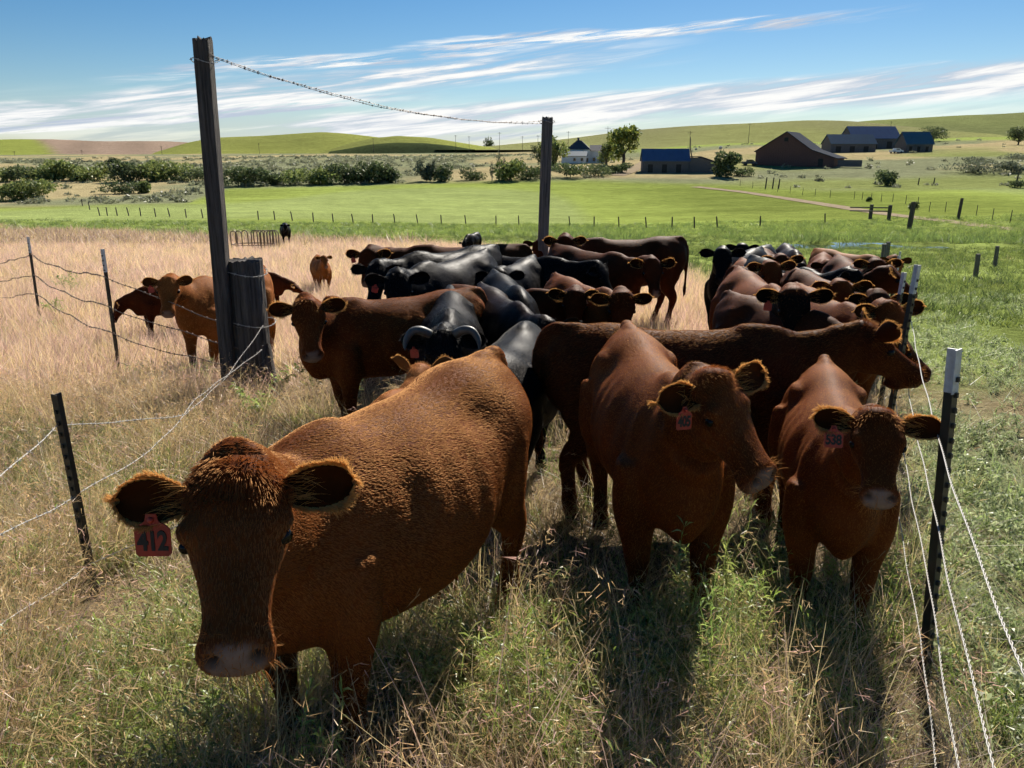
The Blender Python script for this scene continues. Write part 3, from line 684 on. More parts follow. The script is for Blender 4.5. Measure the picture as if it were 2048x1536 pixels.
def hill(crest, d, depth, base_drop, colfn, name='hill', n=150, m=26, seed=0, front=1.0):
    """a long rounded ridge whose crest passes through the given skyline points at distance d"""
    px = np.array([c[0] for c in crest], float); py = np.array([c[1] for c in crest], float)
    xs = np.linspace(px[0], px[-1], n); ys = np.interp(xs, px, py); ker = np.hanning(13); ker /= ker.sum(); ys = np.convolve(np.pad(ys, 6, 'edge'), ker, 'valid')
    V = []
    dd = np.interp(xs, [xs[0], xs[-1]], d) if isinstance(d, tuple) else np.full(n, d)
    for i in range(n):
        p = at(xs[i], ys[i], dd[i]); u = p.x / p.y
        for j in range(m):
            q = -1 + 2 * j / (m - 1); yy = dd[i] + q * depth * (front if q < 0 else 1); xx = u * dd[i] + (yy - dd[i]) * u * .5
            base = CAMZ + base_drop; k = .5 + .5 * math.cos(math.pi * abs(q)); zz = base + (p.z - base) * k
            V.append((xx, yy, zz))
    V = np.array(V); V[:, 2] += (pn(V[:, 0], V[:, 1], .02, seed) - .5) * 2.2 * np.tile(np.sin(np.linspace(0, np.pi, m)), n)
    F = []
    for i in range(n - 1):
        a = i * m + np.arange(m - 1); F.append(np.stack([a, a + m, a + m + 1, a + 1], 1))
    o = mesh_obj(name, V, np.concatenate(F), MAT_GROUND, smooth=True, col=colfn(V[:, 0], V[:, 1], V[:, 2])); tag(o, kind='structure')
def hc(c, c2=None, s=.01, seed=0):
    c = np.array(c); c2 = np.array(c2 if c2 is not None else c * .8)
    def fn(x, y, z):
        k = pn(x, y, s, seed)[:, None]; return c[None] * k + c2[None] * (1 - k)
    return fn
def hillA(x, y, z):
    t = x / y; g = smoothstep(-.585, -.60, t + (y - 900) * .00012)[:, None]
    st = .5 + .5 * np.sin(x * .11 + y * .05); br = np.array((.27, .20, .15))[None] * (.9 + .16 * st[:, None]); return br * (1 - g) + np.array((.22, .25, .06))[None] * g
hill([(-500, 296), (-150, 284), (0, 281), (90, 280), (200, 281), (340, 284), (470, 292), (620, 300)], 950, 260, -3, hillA, seed=1)
hill([(330, 300), (380, 284), (430, 275), (520, 270), (600, 265), (645, 263), (690, 267), (760, 276), (850, 292), (900, 300)], 860, 150, -3, hc((.25, .27, .07), (.20, .215, .065), .02, 2), seed=2)
hill([(640, 302), (700, 284), (750, 273), (795, 270), (860, 275), (930, 288), (990, 298)], 800, 120, -3, hc((.25, .27, .07), (.195, .21, .065), .022, 3), seed=3)
hill([(660, 303), (700, 297), (740, 290), (790, 286), (850, 286), (900, 290), (950, 298)], 690, 40, -3, hc((.06, .075, .03), (.045, .06, .03), .05, 4), seed=4)  # knoll: shade of its backlit front face is put into the dark green
hill([(900, 300), (1000, 292), (1100, 281), (1180, 271), (1250, 262), (1360, 254), (1480, 248), (1600, 242), (1680, 244), (1800, 254), (1950, 268)], 1000, 330, 4, hc((.225, .235, .09), (.19, .185, .095), .014, 5), seed=5)
hill([(1550, 262), (1720, 243), (1880, 233), (2048, 224), (2300, 214), (2700, 205)], 1250, 380, 6, hc((.19, .215, .08), (.16, .175, .075), .02, 6), seed=6)
# pond
def water_material():
    m, nt, N, L = new_mat('water'); o = N.new('ShaderNodeOutputMaterial'); b = N.new('ShaderNodeBsdfPrincipled'); L.new(b.outputs[0], o.inputs[0])
    b.inputs['Base Color'].default_value = (.03, .04, .035, 1); b.inputs['Roughness'].default_value = .06; b.inputs['Specular IOR Level'].default_value = .7
    tc = N.new('ShaderNodeTexCoord'); n = N.new('ShaderNodeTexNoise'); n.inputs['Scale'].default_value = 3; n.inputs['Detail'].default_value = 3; L.new(tc.outputs['Object'], n.inputs['Vector'])
    bp = N.new('ShaderNodeBump'); bp.inputs['Strength'].default_value = .25; bp.inputs['Distance'].default_value = .03; L.new(n.outputs['Fac'], bp.inputs['Height']); L.new(bp.outputs[0], b.inputs['Normal']); return m
an = np.linspace(0, 2 * np.pi, 73)[:-1]; rr = 1.22 + .04 * np.sin(an * 5) + .03 * np.sin(an * 9 + 1)
pv = [(POND_C[0], POND_C[1], POND_Z)] + [(POND_C[0] + POND_R[0] * 1.25 * r_ * math.cos(a_), POND_C[1] + POND_R[1] * 1.6 * r_ * math.sin(a_), POND_Z) for a_, r_ in zip(an, rr)]
tag(mesh_obj('water', pv, [(0, i + 1, (i + 1) % 72 + 1) for i in range(72)], water_material()), kind='structure')
# dirt track climbing to the farm
def track(pts, wid, name, col, lift=.03):
    P = catmull([(p.x, p.y, w) for p, w in zip(pts, wid)], 8); V = []; F = []
    for i, (x, y, w) in enumerate(P):
        a = P[min(i + 1, len(P) - 1)] - P[max(i - 1, 0)]; a = a[:2] / (np.linalg.norm(a[:2]) + 1e-9); s = np.array((-a[1], a[0]))
        for k in range(5):
            q = np.array((x, y)) + s * w * (k / 4 - .5); V.append((q[0], q[1], Hs(q[0], q[1]) + lift * max(1, y / 60)))
    for i in range(len(P) - 1):
        for k in range(4): a = i * 5 + k; F.append((a, a + 1, a + 6, a + 5))
    tag(mesh_obj(name, V, F, simple(name, col, 1, noise=(.8, tuple(c * .62 for c in col), .25), spec=0, coord='Object'), smooth=True), kind='structure')
track([ground_hit(*q) for q in ((2300, 478), (2048, 462), (1920, 446), (1800, 432), (1700, 418), (1600, 402), (1500, 387), (1440, 380), (1390, 374))], [2.6, 2.6, 2.6, 2.7, 2.8, 3, 3, 3, 3], 'dirt_track', (.36, .29, .20))
track([ground_hit(*q) for q in ((1235, 352), (1262, 342), (1285, 328), (1300, 320), (1330, 314))], [4, 4, 4, 4, 4], 'dirt_lane', (.36, .29, .20))
# ------------------------------------------------------------------ grass and low plants
def leaf_material(name, rough=.6, trans=.45, gl=.05, var=.35):
    m, nt, N, L = new_mat(name); o = N.new('ShaderNodeOutputMaterial'); a = N.new('ShaderNodeAttribute'); a.attribute_name = 'Col'; oi = N.new('ShaderNodeObjectInfo')
    r = N.new('ShaderNodeMapRange'); r.inputs[3].default_value = 1 - var; r.inputs[4].default_value = 1 + var; L.new(oi.outputs['Random'], r.inputs[0])
    vm = N.new('ShaderNodeVectorMath'); vm.operation = 'SCALE'; L.new(a.outputs['Color'], vm.inputs[0]); L.new(r.outputs[0], vm.inputs['Scale'])
    d = N.new('ShaderNodeBsdfDiffuse'); t = N.new('ShaderNodeBsdfTranslucent'); g = N.new('ShaderNodeBsdfGlossy'); g.inputs['Roughness'].default_value = .45; g.inputs['Color'].default_value = (.9, .9, .9, 1)
    L.new(vm.outputs[0], d.inputs['Color']); L.new(vm.outputs[0], t.inputs['Color'])
    x = N.new('ShaderNodeMixShader'); x.inputs[0].default_value = trans; L.new(d.outputs[0], x.inputs[1]); L.new(t.outputs[0], x.inputs[2])
    y = N.new('ShaderNodeMixShader'); y.inputs[0].default_value = gl; L.new(x.outputs[0], y.inputs[1]); L.new(g.outputs[0], y.inputs[2]); L.new(y.outputs[0], o.inputs[0]); return m
MAT_GRASS = leaf_material('grass_blades', trans=.5, gl=.05)
MAT_LEAF = leaf_material('foliage', trans=.35, gl=.03, var=.12)
def blades(rng, n, h, spread, lean, width, cols, segs=3, curl=.5, head=0):
    V = []; F = []; C = []
    for i in range(n):
        a = rng.uniform(0, 6.283); r = spread * math.sqrt(rng.random()); b = np.array((r * math.cos(a), r * math.sin(a), -.02)); hh = h * rng.uniform(.55, 1.15)
        la = a + rng.normal(0, .9); ln = abs(rng.normal(lean, lean * .5)); d = np.array((math.cos(la), math.sin(la), 0)); w = width * rng.uniform(.7, 1.3)
        sa = rng.uniform(0, 3.1416); s = np.array((math.cos(sa), math.sin(sa), 0)); c = np.array(cols[rng.integers(len(cols))]) * rng.uniform(.75, 1.25); i0 = len(V)
        for k in range(segs + 1):
            t = k / segs; p = b + d * hh * (ln * t + curl * ln * t * t * 1.2) + np.array((0, 0, hh * (t - curl * ln * .55 * t * t)))
            ww = w * (1 - t ** 1.6) * .5
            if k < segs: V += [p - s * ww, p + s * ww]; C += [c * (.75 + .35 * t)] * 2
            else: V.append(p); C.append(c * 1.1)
        for k in range(segs - 1): F.append((i0 + 2 * k, i0 + 2 * k + 1, i0 + 2 * k + 3, i0 + 2 * k + 2))
        F.append((i0 + 2 * segs - 2, i0 + 2 * segs - 1, i0 + 2 * segs))
        if head and rng.random() < head:      # drooping seed head
            tip = V[-1]; hd = (d * .8 + np.array((0, 0, -.25 + rng.normal(0, .3)))); ch = c * np.array((1.15, 1.0, 1.0))
            for q in range(6):
                o_ = tip + hd * .014 * q * h / .4 + rng.normal(0, .006, 3); dd = hd * .6 + rng.normal(0, .5, 3); dd /= np.linalg.norm(dd); j = len(V)
                sd = np.cross(dd, rng.normal(0, 1, 3)); sd /= np.linalg.norm(sd); l = .035 * h / .4
                V += [o_ - sd * .0013, o_ + sd * .0013, o_ + dd * l]; C += [ch] * 3; F.append((j, j + 1, j + 2))
    return np.array(V), F, np.array(C)
def weed(rng, h, nst, leafn, cols, leafl=.05, leafw=.004):
    """branching herb: thin stems carrying many narrow leaves"""
    V = []; F = []; C = []
    def tri(a, b, c, col):
        j = len(V); V.extend([a, b, c]); C.extend([col] * 3); F.append((j, j + 1, j + 2))
    def stem(p, d, L, w, col, depth):
        k = 5; pts = [p]
        for i in range(k):
            d = d + rng.normal(0, .12, 3) + np.array((0, 0, .06)); d /= np.linalg.norm(d); pts.append(pts[-1] + d * L / k)
        s = np.cross(d, rng.normal(0, 1, 3)); s /= np.linalg.norm(s)
        for i in range(k):
            a, b = pts[i], pts[i + 1]; w0 = w * (1 - i / k * .7); w1 = w * (1 - (i + 1) / k * .7); j = len(V)
            V.extend([a - s * w0, a + s * w0, b + s * w1, b - s * w1]); C.extend([col] * 4); F.append((j, j + 1, j + 2, j + 3))
        for i in range(leafn):
            t = rng.uniform(.12, 1) * k; q = min(int(t), k - 1); o = pts[q] * (1 - (t - q)) + pts[q + 1] * (t - q); dd = d * .55 + rng.normal(0, .75, 3); dd /= np.linalg.norm(dd)
            l = leafl * rng.uniform(.5, 1.3); sd = np.cross(dd, rng.normal(0, 1, 3)); sd /= np.linalg.norm(sd); cc = np.array(cols[rng.integers(len(cols))]) * rng.uniform(.7, 1.3)
            m_ = o + dd * l * .5 + np.array((0, 0, .004)); tri(o, m_ + sd * leafw, m_ - sd * leafw, cc); tri(m_ - sd * leafw, m_ + sd * leafw, o + dd * l + np.array((0, 0, -.15 * l)), cc)
        if depth:
            for i in range(rng.integers(2, 5)):
                q = rng.integers(1, k); dd = d * .6 + rng.normal(0, .6, 3); dd[2] = abs(dd[2]); dd /= np.linalg.norm(dd); stem(pts[q], dd, L * rng.uniform(.35, .6), w * .6, col, depth - 1)
    for i in range(nst):
        a = rng.uniform(0, 6.283); d = np.array((math.cos(a) * .35, math.sin(a) * .35, 1.0)); stem(np.array((.02 * math.cos(a), .02 * math.sin(a), -.02)), d / np.linalg.norm(d), h * rng.uniform(.6, 1.1), .0028, np.array(cols[0]) * .9, 1)
    return np.array(V), F, np.array(C)
def tuft_collection(name, gens):
    """tuft shapes the scatter draws from, as triangles"""
    out = []
    for v, f, c in gens:
        T = []
        for q in f:
            for k in range(1, len(q) - 1): T.append((q[0], q[k], q[k + 1]))
        out.append((np.asarray(v), np.array(T), np.asarray(c)))
    return out
NTRI = [0]
def scatter(name, coll, P, rot, scl, idx, label, cat):
    """plants every tuft as real blades of one mesh"""
    VV = []; FF = []; CC = []; n0 = 0
    cx, sx = np.cos(rot[:, 0]), np.sin(rot[:, 0]); cy, sy = np.cos(rot[:, 1]), np.sin(rot[:, 1]); cz, sz = np.cos(rot[:, 2]), np.sin(rot[:, 2])
    M = np.empty((len(P), 3, 3)); M[:, 0, 0] = cy * cz; M[:, 0, 1] = sx * sy * cz - cx * sz; M[:, 0, 2] = cx * sy * cz + sx * sz; M[:, 1, 0] = cy * sz; M[:, 1, 1] = sx * sy * sz + cx * cz; M[:, 1, 2] = cx * sy * sz - sx * cz; M[:, 2, 0] = -sy; M[:, 2, 1] = sx * cy; M[:, 2, 2] = cx * cy
    M = M * scl[:, None, :]
    for i, (v, f, c) in enumerate(coll):
        k = np.where(idx == i)[0]
        if not len(k): continue
        V = np.einsum('nij,vj->nvi', M[k], v) + P[k][:, None, :]; VV.append(V.reshape(-1, 3)); nv = len(v)
        FF.append((f[None] + (np.arange(len(k)) * nv)[:, None, None] + n0).reshape(-1, 3)); CC.append((c[None] * rg.uniform(.7, 1.3, (len(k), 1, 1))).reshape(-1, 3)); n0 += nv * len(k)
    if not VV: return
    V = np.concatenate(VV); F = np.concatenate(FF); C = np.concatenate(CC); NTRI[0] += len(F)
    me = bpy.data.meshes.new(name); me.vertices.add(len(V)); me.vertices.foreach_set('co', V.astype(np.float32).ravel()); me.loops.add(len(F) * 3); me.loops.foreach_set('vertex_index', F.astype(np.int32).ravel())
    me.polygons.add(len(F)); me.polygons.foreach_set('loop_start', np.arange(len(F), dtype=np.int32) * 3); me.update(calc_edges=False)
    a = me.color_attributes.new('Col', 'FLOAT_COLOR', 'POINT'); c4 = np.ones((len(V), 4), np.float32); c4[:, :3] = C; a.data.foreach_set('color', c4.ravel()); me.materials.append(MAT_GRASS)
    o = bpy.data.objects.new(name, me); COL.objects.link(o); tag(o, label, cat, kind='stuff'); return o
rg = np.random.default_rng(5)
STRAW = [(.70, .55, .27), (.62, .47, .22), (.76, .64, .34), (.56, .41, .21)]; PINK = [(.60, .41, .33), (.68, .49, .39), (.49, .30, .26), (.65, .50, .33)]
GREEN = [(.24, .33, .06), (.32, .40, .09), (.19, .27, .06), (.40, .43, .13)]; GREY = [(.32, .36, .19), (.40, .43, .24), (.26, .31, .15), (.30, .38, .14)]; MIXG = [(.46, .44, .15), (.56, .47, .21), (.36, .39, .11), (.60, .49, .26)]
FIELD = [(.24, .30, .065), (.30, .355, .085), (.19, .25, .06)]
TUFT_DRY = tuft_collection('dry', [blades(rg, 34, .40, .11, .34, .0036, STRAW, 2, .6, .25) for _ in range(4)] + [blades(rg, 32, .44, .12, .36, .0034, PINK[:2] + STRAW, 2, .7, .3) for _ in range(4)])
TUFT_DRY_MID = tuft_collection('drymid', [blades(rg, 26, .40, .16, .42, .010, STRAW, 1, .4) for _ in range(3)] + [blades(rg, 26, .44, .16, .42, .010, PINK, 1, .4) for _ in range(5)])
TUFT_DRY_FAR = tuft_collection('dryfar', [blades(rg, 22, .34, .5, .55, .030, PINK + STRAW[:2], 1, .4) for _ in range(6)])
TUFT_GREEN = tuft_collection('green', [blades(rg, 24, .26, .10, .45, .006, GREEN, 2, .7) for _ in range(3)] + [blades(rg, 24, .32, .11, .40, .005, MIXG, 2, .7, .2) for _ in range(3)] + [weed(rg, .26, 3, 7, GREEN, .04, .003) for _ in range(3)])
TUFT_LITTER = tuft_collection('litter', [blades(rg, 26, .17, .16, 1.5, .004, [(.42, .31, .18), (.34, .25, .15), (.48, .37, .23)], 2, .25) for _ in range(4)])
TUFT_FORB = tuft_collection('forb', [blades(rg, 26, .13, .13, .8, .009, GREY, 1, .4) for _ in range(3)] + [weed(rg, .13, 3, 5, GREY, .035, .006) for _ in range(3)])
TUFT_CLUMP = tuft_collection('clump', [blades(rg, 28, .30, .36, .5, .028, FIELD, 1, .4) for _ in range(4)] + [blades(rg, 30, .46, .38, .5, .030, [(.15, .21, .05), (.20, .26, .07), (.12, .18, .05)], 1, .4) for _ in range(2)])
def pts(n, y0, y1, power=1.0, tmax=.80, xr=None):
    """points spread over the visible wedge, density falling with distance"""
    u = rg.random(n); y = (y0 ** power + u * (y1 ** power - y0 ** power)) ** (1 / power); t = rg.uniform(-tmax, tmax, n); x = t * (y + .6); return x, y
def lane_left(y): return np.interp(y, [0, 1.5, 3.2, 7.9, 9, 13.2, 60], [-1.2, -1.5, -2.0, -2.9, -4.6, -8.1, -50])
def put(name, coll, x, y, keep, s0, s1, nv, label, cat, sy=None, i0=0):
    for bx_, by_, r_ in ((-2.02, 3.2, .22), (1.585, 2.46, .16)):      # worn ground at the feet of the two near posts
        u_ = -bx_ / math.hypot(bx_, by_), -by_ / math.hypot(bx_, by_); s_ = np.clip((x - bx_) * u_[0] + (y - by_) * u_[1], 0, .55); keep = keep * (np.hypot(x - bx_ - s_ * u_[0], y - by_ - s_ * u_[1]) > r_)
    k = rg.random(len(x)) < keep; x = x[k]; y = y[k]; n = len(x); z = H(x, y); P = np.stack([x, y, z], 1)
    rot = np.stack([rg.normal(0, .12, n), rg.normal(0, .12, n), rg.uniform(0, 6.283, n)], 1); s = rg.uniform(s0, s1, n) if sy is None else rg.uniform(s0, s1, n) * sy[k]
    scl = np.stack([s, s, s * rg.uniform(.8, 1.2, n)], 1); idx = i0 + rg.integers(0, nv, n); return scatter(name, coll, P, rot, scl, idx, label, cat)
# dry stand left of the lane and behind the herd
def dryness(x, y):
    t = x / np.maximum(y, .5); return 1 - smoothstep(-.16, .10, (y - dry_edge(t)) / np.maximum(y, 5) + .22 * (pn(x, y, .16, 2) - .5))
x, y = pts(int(8200 * GRASS), 1.0, 7, 1.1); lane = smoothstep(-.15, .25, x - lane_left(y)); right = smoothstep(-.05, .25, x - fence_x(y))
patch = pn(x, y, 1.1, 11); keep = (1 - right) * np.maximum(1 - lane, .05 + .12 * (y < 2.6) + .5 * smoothstep(5.5, 8, y)) * np.where(x < 0, .25 + .75 * smoothstep(.15, .45, patch), 1)
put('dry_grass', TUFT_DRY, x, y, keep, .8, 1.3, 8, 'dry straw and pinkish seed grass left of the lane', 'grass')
x, y = pts(int(13000 * GRASS), 6.5, 18, 1.1); keep = dryness(x, y) * (x < fence_x(y) - .2) * np.where(x > lane_left(y) + .3, smoothstep(8, 11, y), 1)
put('mid_dry_grass', TUFT_DRY_MID, x, y, keep, .5, .95, 8, 'dry pinkish grass around the left cow and calves', 'grass')
x, y = pts(int(13000 * GRASS), 18, 46, 1.1); keep = dryness(x, y) * (x < fence_x(y) - .2)
put('far_dry_grass', TUFT_DRY_MID, x, y, keep, .65, 1.1, 8, 'dry pinkish grass sloping away behind the herd', 'grass')
x, y = pts(int(8000 * GRASS), 44, 95, 1.2); keep = dryness(x, y)
put('distant_dry_grass', TUFT_DRY_FAR, x, y, keep, 1.1, 1.9, 6, 'dry pinkish grass far down the left slope', 'grass')
# greener growth near the camera
x, y = pts(int(6000 * GRASS), .9, 7, 1.0); lane = smoothstep(-.3, .2, x - lane_left(y)); right = smoothstep(-.05, .2, x - fence_x(y)); patch = pn(x, y, 1.3, 12)
keep = (1 - right) * ((1 - lane) * .8 * smoothstep(.42, .68, 1 - pn(x, y, 1.1, 11)) + lane * np.where(y < 2.9, 1.0, .15) * smoothstep(.22, .5, patch))
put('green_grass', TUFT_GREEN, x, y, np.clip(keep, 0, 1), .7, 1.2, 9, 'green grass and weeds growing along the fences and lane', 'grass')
x, y = pts(int(2500 * GRASS), .9, 9, 1.0); lane = smoothstep(-.3, .2, x - lane_left(y)); right = smoothstep(-.05, .2, x - fence_x(y)); keep = np.clip(lane * (1 - right) * .9 + .25 * right, 0, 1)
put('trampled_straw', TUFT_LITTER, x, y, keep, .7, 1.3, 4, 'trampled straw under the cattle in the lane', 'grass')
LEAFY = [(.29, .36, .09), (.37, .42, .12), (.22, .29, .08), (.46, .46, .17)]
TUFT_WEED = tuft_collection('weed', [weed(rg, .36, 4, 12, LEAFY, .05, .0032) for _ in range(5)])
x, y = pts(int(900 * GRASS), .9, 3.4, 1.0); lane = smoothstep(-.6, .2, x - lane_left(y)); right = smoothstep(-.05, .2, x - fence_x(y)); keep = (1 - right) * smoothstep(.48, .66, pn(x, y, 1.9, 41)) * (.14 + .55 * lane)
put('leafy_weeds', TUFT_WEED, x, y, keep, .6, 1.15, 5, 'fine leaved green weeds crowding the foreground of the lane', 'weeds')
x, y = pts(int(1300 * GRASS), 3.4, 14, 1.0); keep = (x < lane_left(y) + .1) * smoothstep(.6, .75, pn(x, y, 1.2, 42)) * .5
put('fence_weeds', TUFT_WEED, x, y, keep, .6, 1.1, 5, 'green weeds scattered in the dry grass by the left fence', 'weeds')
# right of the fence
x, y = pts(int(11500 * GRASS), 1.0, 16, 1.05, .9); right = smoothstep(.0, .25, x - fence_x(y)); keep = right * (.12 + .88 * smoothstep(.36, .58, pn(x, y, .9, 1)))
put('forbs', TUFT_FORB, x, y, keep, .7, 1.4, 6, 'grey green low forbs right of the fence', 'grass')
x, y = pts(int(7000 * GRASS), 1.0, 30, 1.1, .9); right = smoothstep(.0, .25, x - fence_x(y)); keep = right * smoothstep(.5, .7, pn(x, y, .5, 21)) * .9
put('green_sward', TUFT_GREEN, x, y, keep, .4, .8, 6, 'fresh green grass patches right of the fence', 'grass')
# pasture between the dry slope and the field
x, y = pts(int(15000 * GRASS), 12, 60, 1.15, .78); keep = (1 - dryness(x, y)) * (.35 + .65 * pn(x, y, .5, 13)); keep *= pond_e(x, y) > 1.15
put('pasture_grass', TUFT_CLUMP, x, y, keep, .28, .7, 6, 'rough green pasture grass beyond the herd', 'grass')
x, y = pts(int(11000 * GRASS), 60, 104, 1.2, .75); keep = (1 - dryness(x, y)) * (.25 + .75 * pn(x, y, .25, 14))
put('far_pasture_grass', TUFT_CLUMP, x, y, keep, .6, 1.3, 6, 'rough tussocky pasture before the field fence', 'grass')
# sedge round the pond
x, y = POND_C[0] + rg.uniform(-16, 18, 700), POND_C[1] + rg.uniform(-4, 14, 700); e = pond_e(x, y); keep = ((e > 1.02)) * np.where(y > POND_C[1] + 1, .9 * smoothstep(.4, .6, pn(x, y, .4, 31)), .05)
put('pond_sedge', TUFT_CLUMP, x, y, keep.astype(float), .9, 1.7, 2, 'dark green sedge fringing the pond', 'sedge', i0=4)
# sagebrush on the far slopes
def sage_tuft(r):
    V = []; F = []; C = []
    for i in range(42):
        d = r.normal(0, 1, 3); d[2] = abs(d[2]) * .8; d /= np.linalg.norm(d); p = d * .5 * r.uniform(.6, 1.0) * np.array((1, 1, .8)); s = r.normal(0, .12, (3, 3)); j = len(V); V += [p + s[0], p + s[1], p + s[2]]; c = np.array((.24, .25, .15)) * r.uniform(.75, 1.2); C += [c] * 3; F.append((j, j + 1, j + 2))
    return np.array(V), F, np.array(C)
TUFT_SAGE = tuft_collection('sagebrush_clump', [sage_tuft(rg) for _ in range(4)])
n = int(5500 * GRASS); y = rg.uniform(150, 460, n); t = rg.uniform(-.78, .78, n); x = t * y
edge = np.interp(t, [-.7, -.42, -.36, -.1, .1, .25, .40, .7], [138, 146, 196, 205, 208, 196, 176, 170])
keep = (y > edge + 4) * (1 - .85 * smoothstep(.40, .60, pn(x, y, .035, 5) + .25 * (pn(x, y, .12, 6) - .5))) * np.where(t > .14, .10, 1)
put('sagebrush', TUFT_SAGE, x, y, keep, 1.2, 2.8, 4, 'grey green sagebrush speckling the far slopes', 'sagebrush')
G = 'cattle crowding the gate lane'
make_cow('412', 'red', 0.91, 'large red heifer close up with orange ear tag 412', poll=(468, 950, 1.46), yaw=-27, ny=8, fy=12, fp=48, vox=0.0138, fur=int(FUR * 200000), tagside=-1, tagnum='412', ears=(.10, 0, .12, .05), seed=1, group=G, furlen=0.018, neck=.78, hs=.95, earscale=.97, gir=1.16, deep=0.075)
make_cow('405', 'red', .91, 'red heifer with tag 405, head turned to the right, in front of profile cow', poll=(1436, 752, 2.52), yaw=2, ny=2, fy=36, fp=48, vox=0.0149, fur=int(FUR * 110000), tagside=-1, tagnum='405', ears=(-.12, 0, .15, 0), hs=.99, neck=.66, seed=2, group=G, gir=0.97, furlen=.0135)
make_cow('538', 'red', .79, 'smaller red heifer with tag 538 beside the nearest fence post on the right', poll=(1758, 828, 2.50), yaw=-16, ny=-14, fy=-16, fp=42, vox=0.0155, fur=int(FUR * 80000), tagside=-1, tagnum='538', ears=(.05, 0, .05, 0), seed=3, group=G, earscale=1.0, hs=.92, neck=.68, gir=0.92, furlen=.0135)
make_cow('profile', 'dark', .93, 'long dark red cow standing side on, nose over the right fence', poll=(1740, 652, 4.25), yaw=86, ny=84, fy=84, fp=36, vox=0.0200, fur=int(FUR * 80000), seed=4, group=G, pale_nose=False, neck=.60, mouth=1, hs=1.06, ears=(-.5, 0, -.75, 0), furlen=.022)
make_cow('redleft', 'red', 0.93, 'red cow facing the camera beside the corner post, body turned right', poll=(615, 604, 5.55), yaw=-60, ny=-8, fy=18, fp=62, vox=0.0274, fur=int(FUR * 30000), seed=5, group=G, furlen=.022, neck=.62, ears=(-.15, 0, .15, 0), hs=1.05)
make_cow('horned', 'black', 0.92, 'black horned cow with lowered head and red tag', poll=(885, 668, 5.0), yaw=4, ny=0, fy=2, fp=66, vox=0.0274, fur=int(FUR * 30000), horns=True, tagside=-1, seed=6, group=G, pale_nose=False, ears=(.35, 0, .35, 0), furlen=.03, hs=1.12)
make_cow('leftstand', 'tan', .93, 'light red cow standing behind the left barbed wire fence', poll=(335, 556, 8.0), yaw=-16, ny=-10, fy=8, fp=58, vox=0.0289, fur=int(FUR * 26000), seed=7, group='cattle outside the left fence', ears=(-.25, 0, .05, 0), furlen=.02, tagside=-1)
make_cow('leftcalf', 'dark', .62, 'dark red calf grazing at the left, behind the second steel post', cat='calf', poll=(232, 606, 10.6), yaw=-52, ny=-60, fy=-48, fp=66, vox=0.0394, seed=8, group='calves in the dry grass', pale_nose=False, ears=(-.3, 0, .1, 0), fur=int(FUR * 6000), furlen=0.022)
make_cow('tancalf', 'tan', .62, 'tan calf standing alone in the dry grass', cat='calf', poll=(648, 512, 16.0), yaw=22, ny=20, fy=26, fp=50, vox=0.0425, seed=9, group='calves in the dry grass', fur=int(FUR * 6000), furlen=0.022)
make_cow('stumpcalf', 'dark', .60, 'dark red calf facing right just behind the corner post', cat='calf', poll=(588, 566, 13.2), yaw=80, ny=84, fy=95, fp=40, vox=0.0425, seed=10, group='calves in the dry grass', pale_nose=False, fur=int(FUR * 6000), furlen=0.022)
make_cow('backstrip', 'red', 0.72, 'red cow mostly hidden behind the red cow at the corner post', poll=(652, 596, 8.2), yaw=-84, ny=-88, fy=-70, fp=50, vox=0.0365, seed=11, group=G, fur=int(FUR * 6000), furlen=0.022)
make_cow('blackA', 'black', 1.08, 'black cow with red tag left of the horned cow, facing the camera', poll=(795, 549, 7.2), yaw=-26, ny=-12, fy=10, fp=60, vox=0.0304, fur=int(FUR * 16000), seed=12, group=G, pale_nose=False, tagside=-1, ears=(-.1, 0, .1, 0), furlen=0.028)
make_cow('blackB', 'black', 1.08, 'black cow peering out behind another black cow, left of centre', poll=(752, 530, 8.7), yaw=-42, ny=-30, fy=-5, fp=58, vox=0.0365, seed=13, group=G, pale_nose=False, fur=int(FUR * 16000), furlen=0.028)
make_cow('redback', 'dark', 1.09, 'dark red cow side on at the back left with tagged ear', poll=(736, 501, 10.2), yaw=-84, ny=-60, fy=-4, fp=62, vox=0.0350, seed=14, group=G, tagside=-1, ears=(-.1, 0, .05, 0), neck=.66, fur=int(FUR * 6000), furlen=0.022)
make_cow('farblack', 'black', .78, 'small black cow far off in the green, above the dark red back', poll=(928, 484, 30), yaw=-20, fy=-10, fp=50, vox=0.0531, seed=15, group='cattle far out in the pasture', pale_nose=False)
make_cow('feederblack', 'black', 1.0, 'black cow far left beside the bent-pipe hay feeder', poll=(570, 449, 44), yaw=18, fy=12, fp=55, vox=0.0607, seed=16, group='cattle far out in the pasture', pale_nose=False)
make_cow('redmid', 'dark', 1.1, 'dark red cow right of the slim tall post, side on, looking at the camera', poll=(1130, 475, 11.3), yaw=-78, ny=-40, fy=-4, fp=64, vox=0.0350, seed=17, group=G, ears=(-.05, 0, .1, 0), fur=int(FUR * 6000), furlen=0.022)
make_cow('redmid2', 'dark', 1.05, 'dark red cow with face turned down right, in front of a side-on cow', poll=(1306, 520, 9.6), yaw=34, ny=35, fy=8, fp=60, vox=0.0350, seed=18, group=G, ears=(-.05, 0, -.1, 0), fur=int(FUR * 6000), furlen=0.022)
make_cow('behindpost', 'dark', .95, 'dark red cow almost hidden behind the slim tall post', poll=(1078, 482, 12.6), yaw=-10, fy=-4, fp=60, vox=0.0455, seed=19, group=G)
make_cow('blackC', 'black', 1.02, 'black cow with lit back left of the slim tall post', body=(1035, 10.2), yaw=62, ny=60, fy=60, fp=60, elev=20, vox=0.0379, seed=20, group=G, pale_nose=False, fur=int(FUR * 16000), furlen=0.028)
